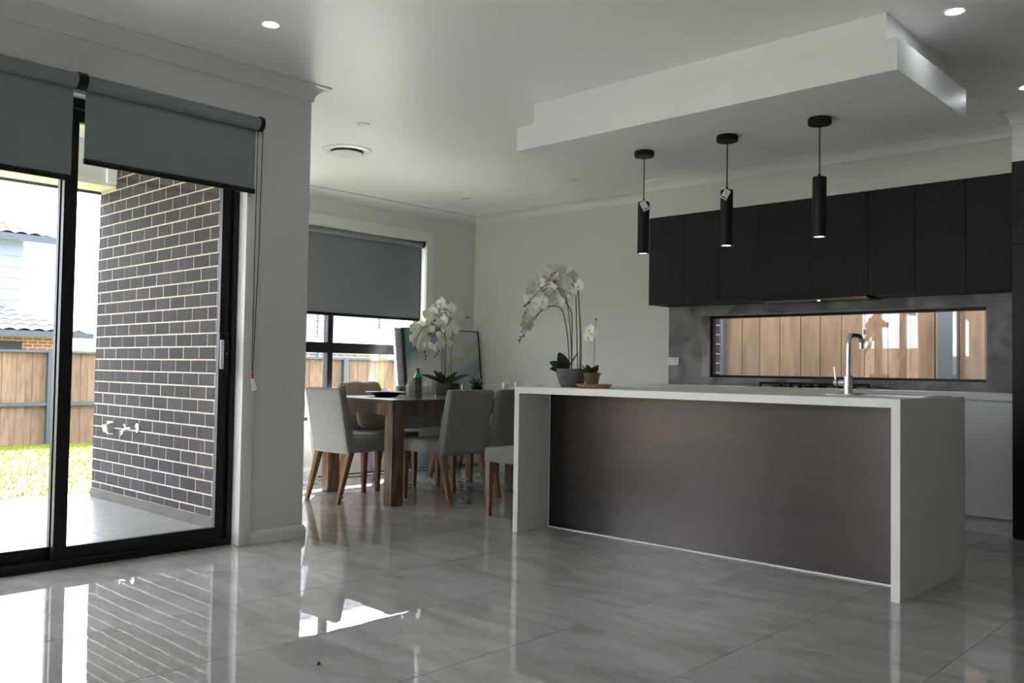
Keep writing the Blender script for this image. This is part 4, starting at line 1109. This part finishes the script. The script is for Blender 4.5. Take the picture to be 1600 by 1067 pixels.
while x < 0.6:
    q = random.randrange(3); w = (0.190, 0.200, 0.208)[q]
    put('paling', pb[q], fb, (x + w / 2, 8.2 + random.uniform(-.004, .004), -0.15), (0, 0, random.uniform(-.02, .02)))
    put('back_paling', pb[0], fb, (x + w + 0.004, 8.235, -0.15), (0, 0, 0))
    x += w + 0.007; n += 1
for xx in (-4.69, -2.455, -0.2):
    box('post', xx - 0.075, xx + 0.075, 8.10, 8.17, -0.2, 1.85, 'fence_steel', fb)
tag(box('shade_eave', XW - 0.6, XR + 0.3, YW + 0.2205, 7.42, 2.48, 2.70, 'soffit_paint'), 'unseen eave added over the side passage to shade the fence', 'eave', kind='structure')  # added overhang, its depth set by how much it shades the fence
tag(box('sky_block_wall', -9.0, 2.5, 9.4, 9.6, -0.3, 4.1, 'far_brick_purple'), 'unseen brick wall added behind the side fence to block sky and sun', 'wall', kind='structure')  # added blocker, height set to keep sun off the rear worktop
# dark brick pier beside the slot window outside
bp_ = tag(box('wall_brick_return', -4.55, -4.165, 7.0945, 7.26, -0.14, 2.7, 'mortar'), 'dark brick return outside the left end of the slot window', 'brick wall', kind='structure')
bmr = bmesh.new(); bm_box(bmr, -.045, .045, -.0765, .0765, -.0385, .0385, .002, 1); rme = bm_mesh('brick', bmr); rme.materials.append(MATS['brick'])
for k in range(12):
    o = bpy.data.objects.new('brick', rme); COL.objects.link(o); o.parent = bp_
    o.location = (-4.205, 7.18, 0.80 + CH * k)

# ------------------------------------------------------------------ neighbouring houses
nh = thing('neighbour_house', 'two-storey neighbouring house with blue cladding beyond the lawn fence', 'house', (-26, 6, -0.4))
box('lower_wall', -33.0, -24.6, -4.0, 8.75, -0.4, 1.70, 'far_brick_red', nh)
box('upper_wall', -33.0, -26.0, -6.0, 8.32, 2.0, 4.32, 'cladding', nh)
for k in range(7):
    box('cladding_board', -26.0, -25.98, -6.0, 8.32, 2.08 + .30 * k, 2.355 + .30 * k, 'cladding', nh)
box('lower_window', -24.6, -24.55, 4.5, 7.9, 0.4, 1.55, 'black_aluminium', nh)
def hip(nm, x0, x1, y0, y1, z0, rise, run):
    bm = bmesh.new()
    b = [bm.verts.new(p) for p in ((x0, y0, z0), (x1, y0, z0), (x1, y1, z0), (x0, y1, z0))]
    t = [bm.verts.new(p) for p in ((x0 + run, y0 + run, z0 + rise), (x1 - run, y0 + run, z0 + rise), (x1 - run, y1 - run, z0 + rise), (x0 + run, y1 - run, z0 + rise))]
    for k in range(4): bm.faces.new((b[k], b[(k + 1) % 4], t[(k + 1) % 4], t[k]))
    bm.faces.new(t); bm.faces.new(b[::-1])
    bmesh.ops.recalc_face_normals(bm, faces=bm.faces)
    return link(nm, bm_mesh(nm, bm), 'roof_tile', nh)
rl = hip('lower_roof', -34.0, -23.95, -5.0, 9.30, 1.80, 0.78, 1.9)
ru = hip('upper_roof', -34.0, -25.4, -7.0, 8.95, 4.40, 1.1, 2.6)
box('gutter', -24.0, -23.86, -5.0, 9.40, 1.66, 1.80, 'fence_steel', nh)
box('gutter', -25.45, -25.32, -7.0, 9.02, 4.22, 4.40, 'fence_steel', nh)
box('soffit', -33.9, -24.0, -4.9, 9.28, 1.70, 1.74, 'beam_paint', nh)
box('soffit', -33.9, -25.45, -6.9, 8.92, 4.28, 4.32, 'beam_paint', nh)
# roof tiles on the slopes facing the garden: curved profile pieces
bm = bmesh.new()
rws = []
for i_ in range(5):
    t = i_ / 4
    rws.append([bm.verts.new((0.0, -0.165 + 0.33 * t, 0.035 + 0.055 * math.sin(math.pi * t))), bm.verts.new((-0.40, -0.165 + 0.33 * t, 0.012 + 0.05 * math.sin(math.pi * t)))])
for a, b in zip(rws[:-1], rws[1:]): bm.faces.new((a[0], a[1], b[1], b[0]))
bmesh.ops.recalc_face_normals(bm, faces=bm.faces)
bmesh.ops.solidify(bm, geom=list(bm.faces), thickness=0.018)
rtile = bm_mesh('roof_tile', bm, 50); rtile.materials.append(MATS['roof_tile'])
def lay(parent, xe, ye, z0, rise, run, rowsn, ymin):
    sl = math.atan2(rise, run)
    for r in range(rowsn):
        d = 0.34 * r
        y_ = ye - 0.2 - d * math.cos(sl)
        while y_ > ymin:
            put('roof_tile', rtile, parent, (xe - d * math.cos(sl) - 0.02, y_, z0 + d * math.sin(sl)), (0, sl, 0))
            y_ -= 0.335
lay(rl, -23.95, 9.30, 1.80, 0.78, 1.9, 6, 6.3)
lay(ru, -25.4, 8.95, 4.40, 1.1, 2.6, 6, 6.8)

n2 = thing('brick_house', 'purple-grey brick neighbouring house seen through the dining window', 'house', (-23, 14, -0.4))
box('wall', -23.0, -21.0, 11.5, 16.96, -0.4, 6.0, 'far_brick_purple', n2)
box('low_roof_edge', -21.0, -20.3, 13.9, 17.6, 1.66, 1.80, 'white_plastic', n2)
tube('downpipe', [(-20.94, 14.43, -0.3), (-20.94, 14.43, 5.9)], 0.055, 'cladding', n2, 10)
tube('downpipe', [(-20.94, 16.62, -0.3), (-20.94, 16.62, 5.9)], 0.055, 'cladding', n2, 10)

# small dark crumb on the floor
bm = bmesh.new(); bmesh.ops.create_icosphere(bm, subdivisions=1, radius=0.008)
for vtx in bm.verts: vtx.co = vtx.co * random.uniform(.7, 1.2)
cr = tag(link('leaf_scrap', bm_mesh('leaf_scrap', bm), 'bowl_dark'), 'tiny dark scrap lying on the floor tiles', 'debris'); cr.location = (-2.53, 1.77, 0.006)
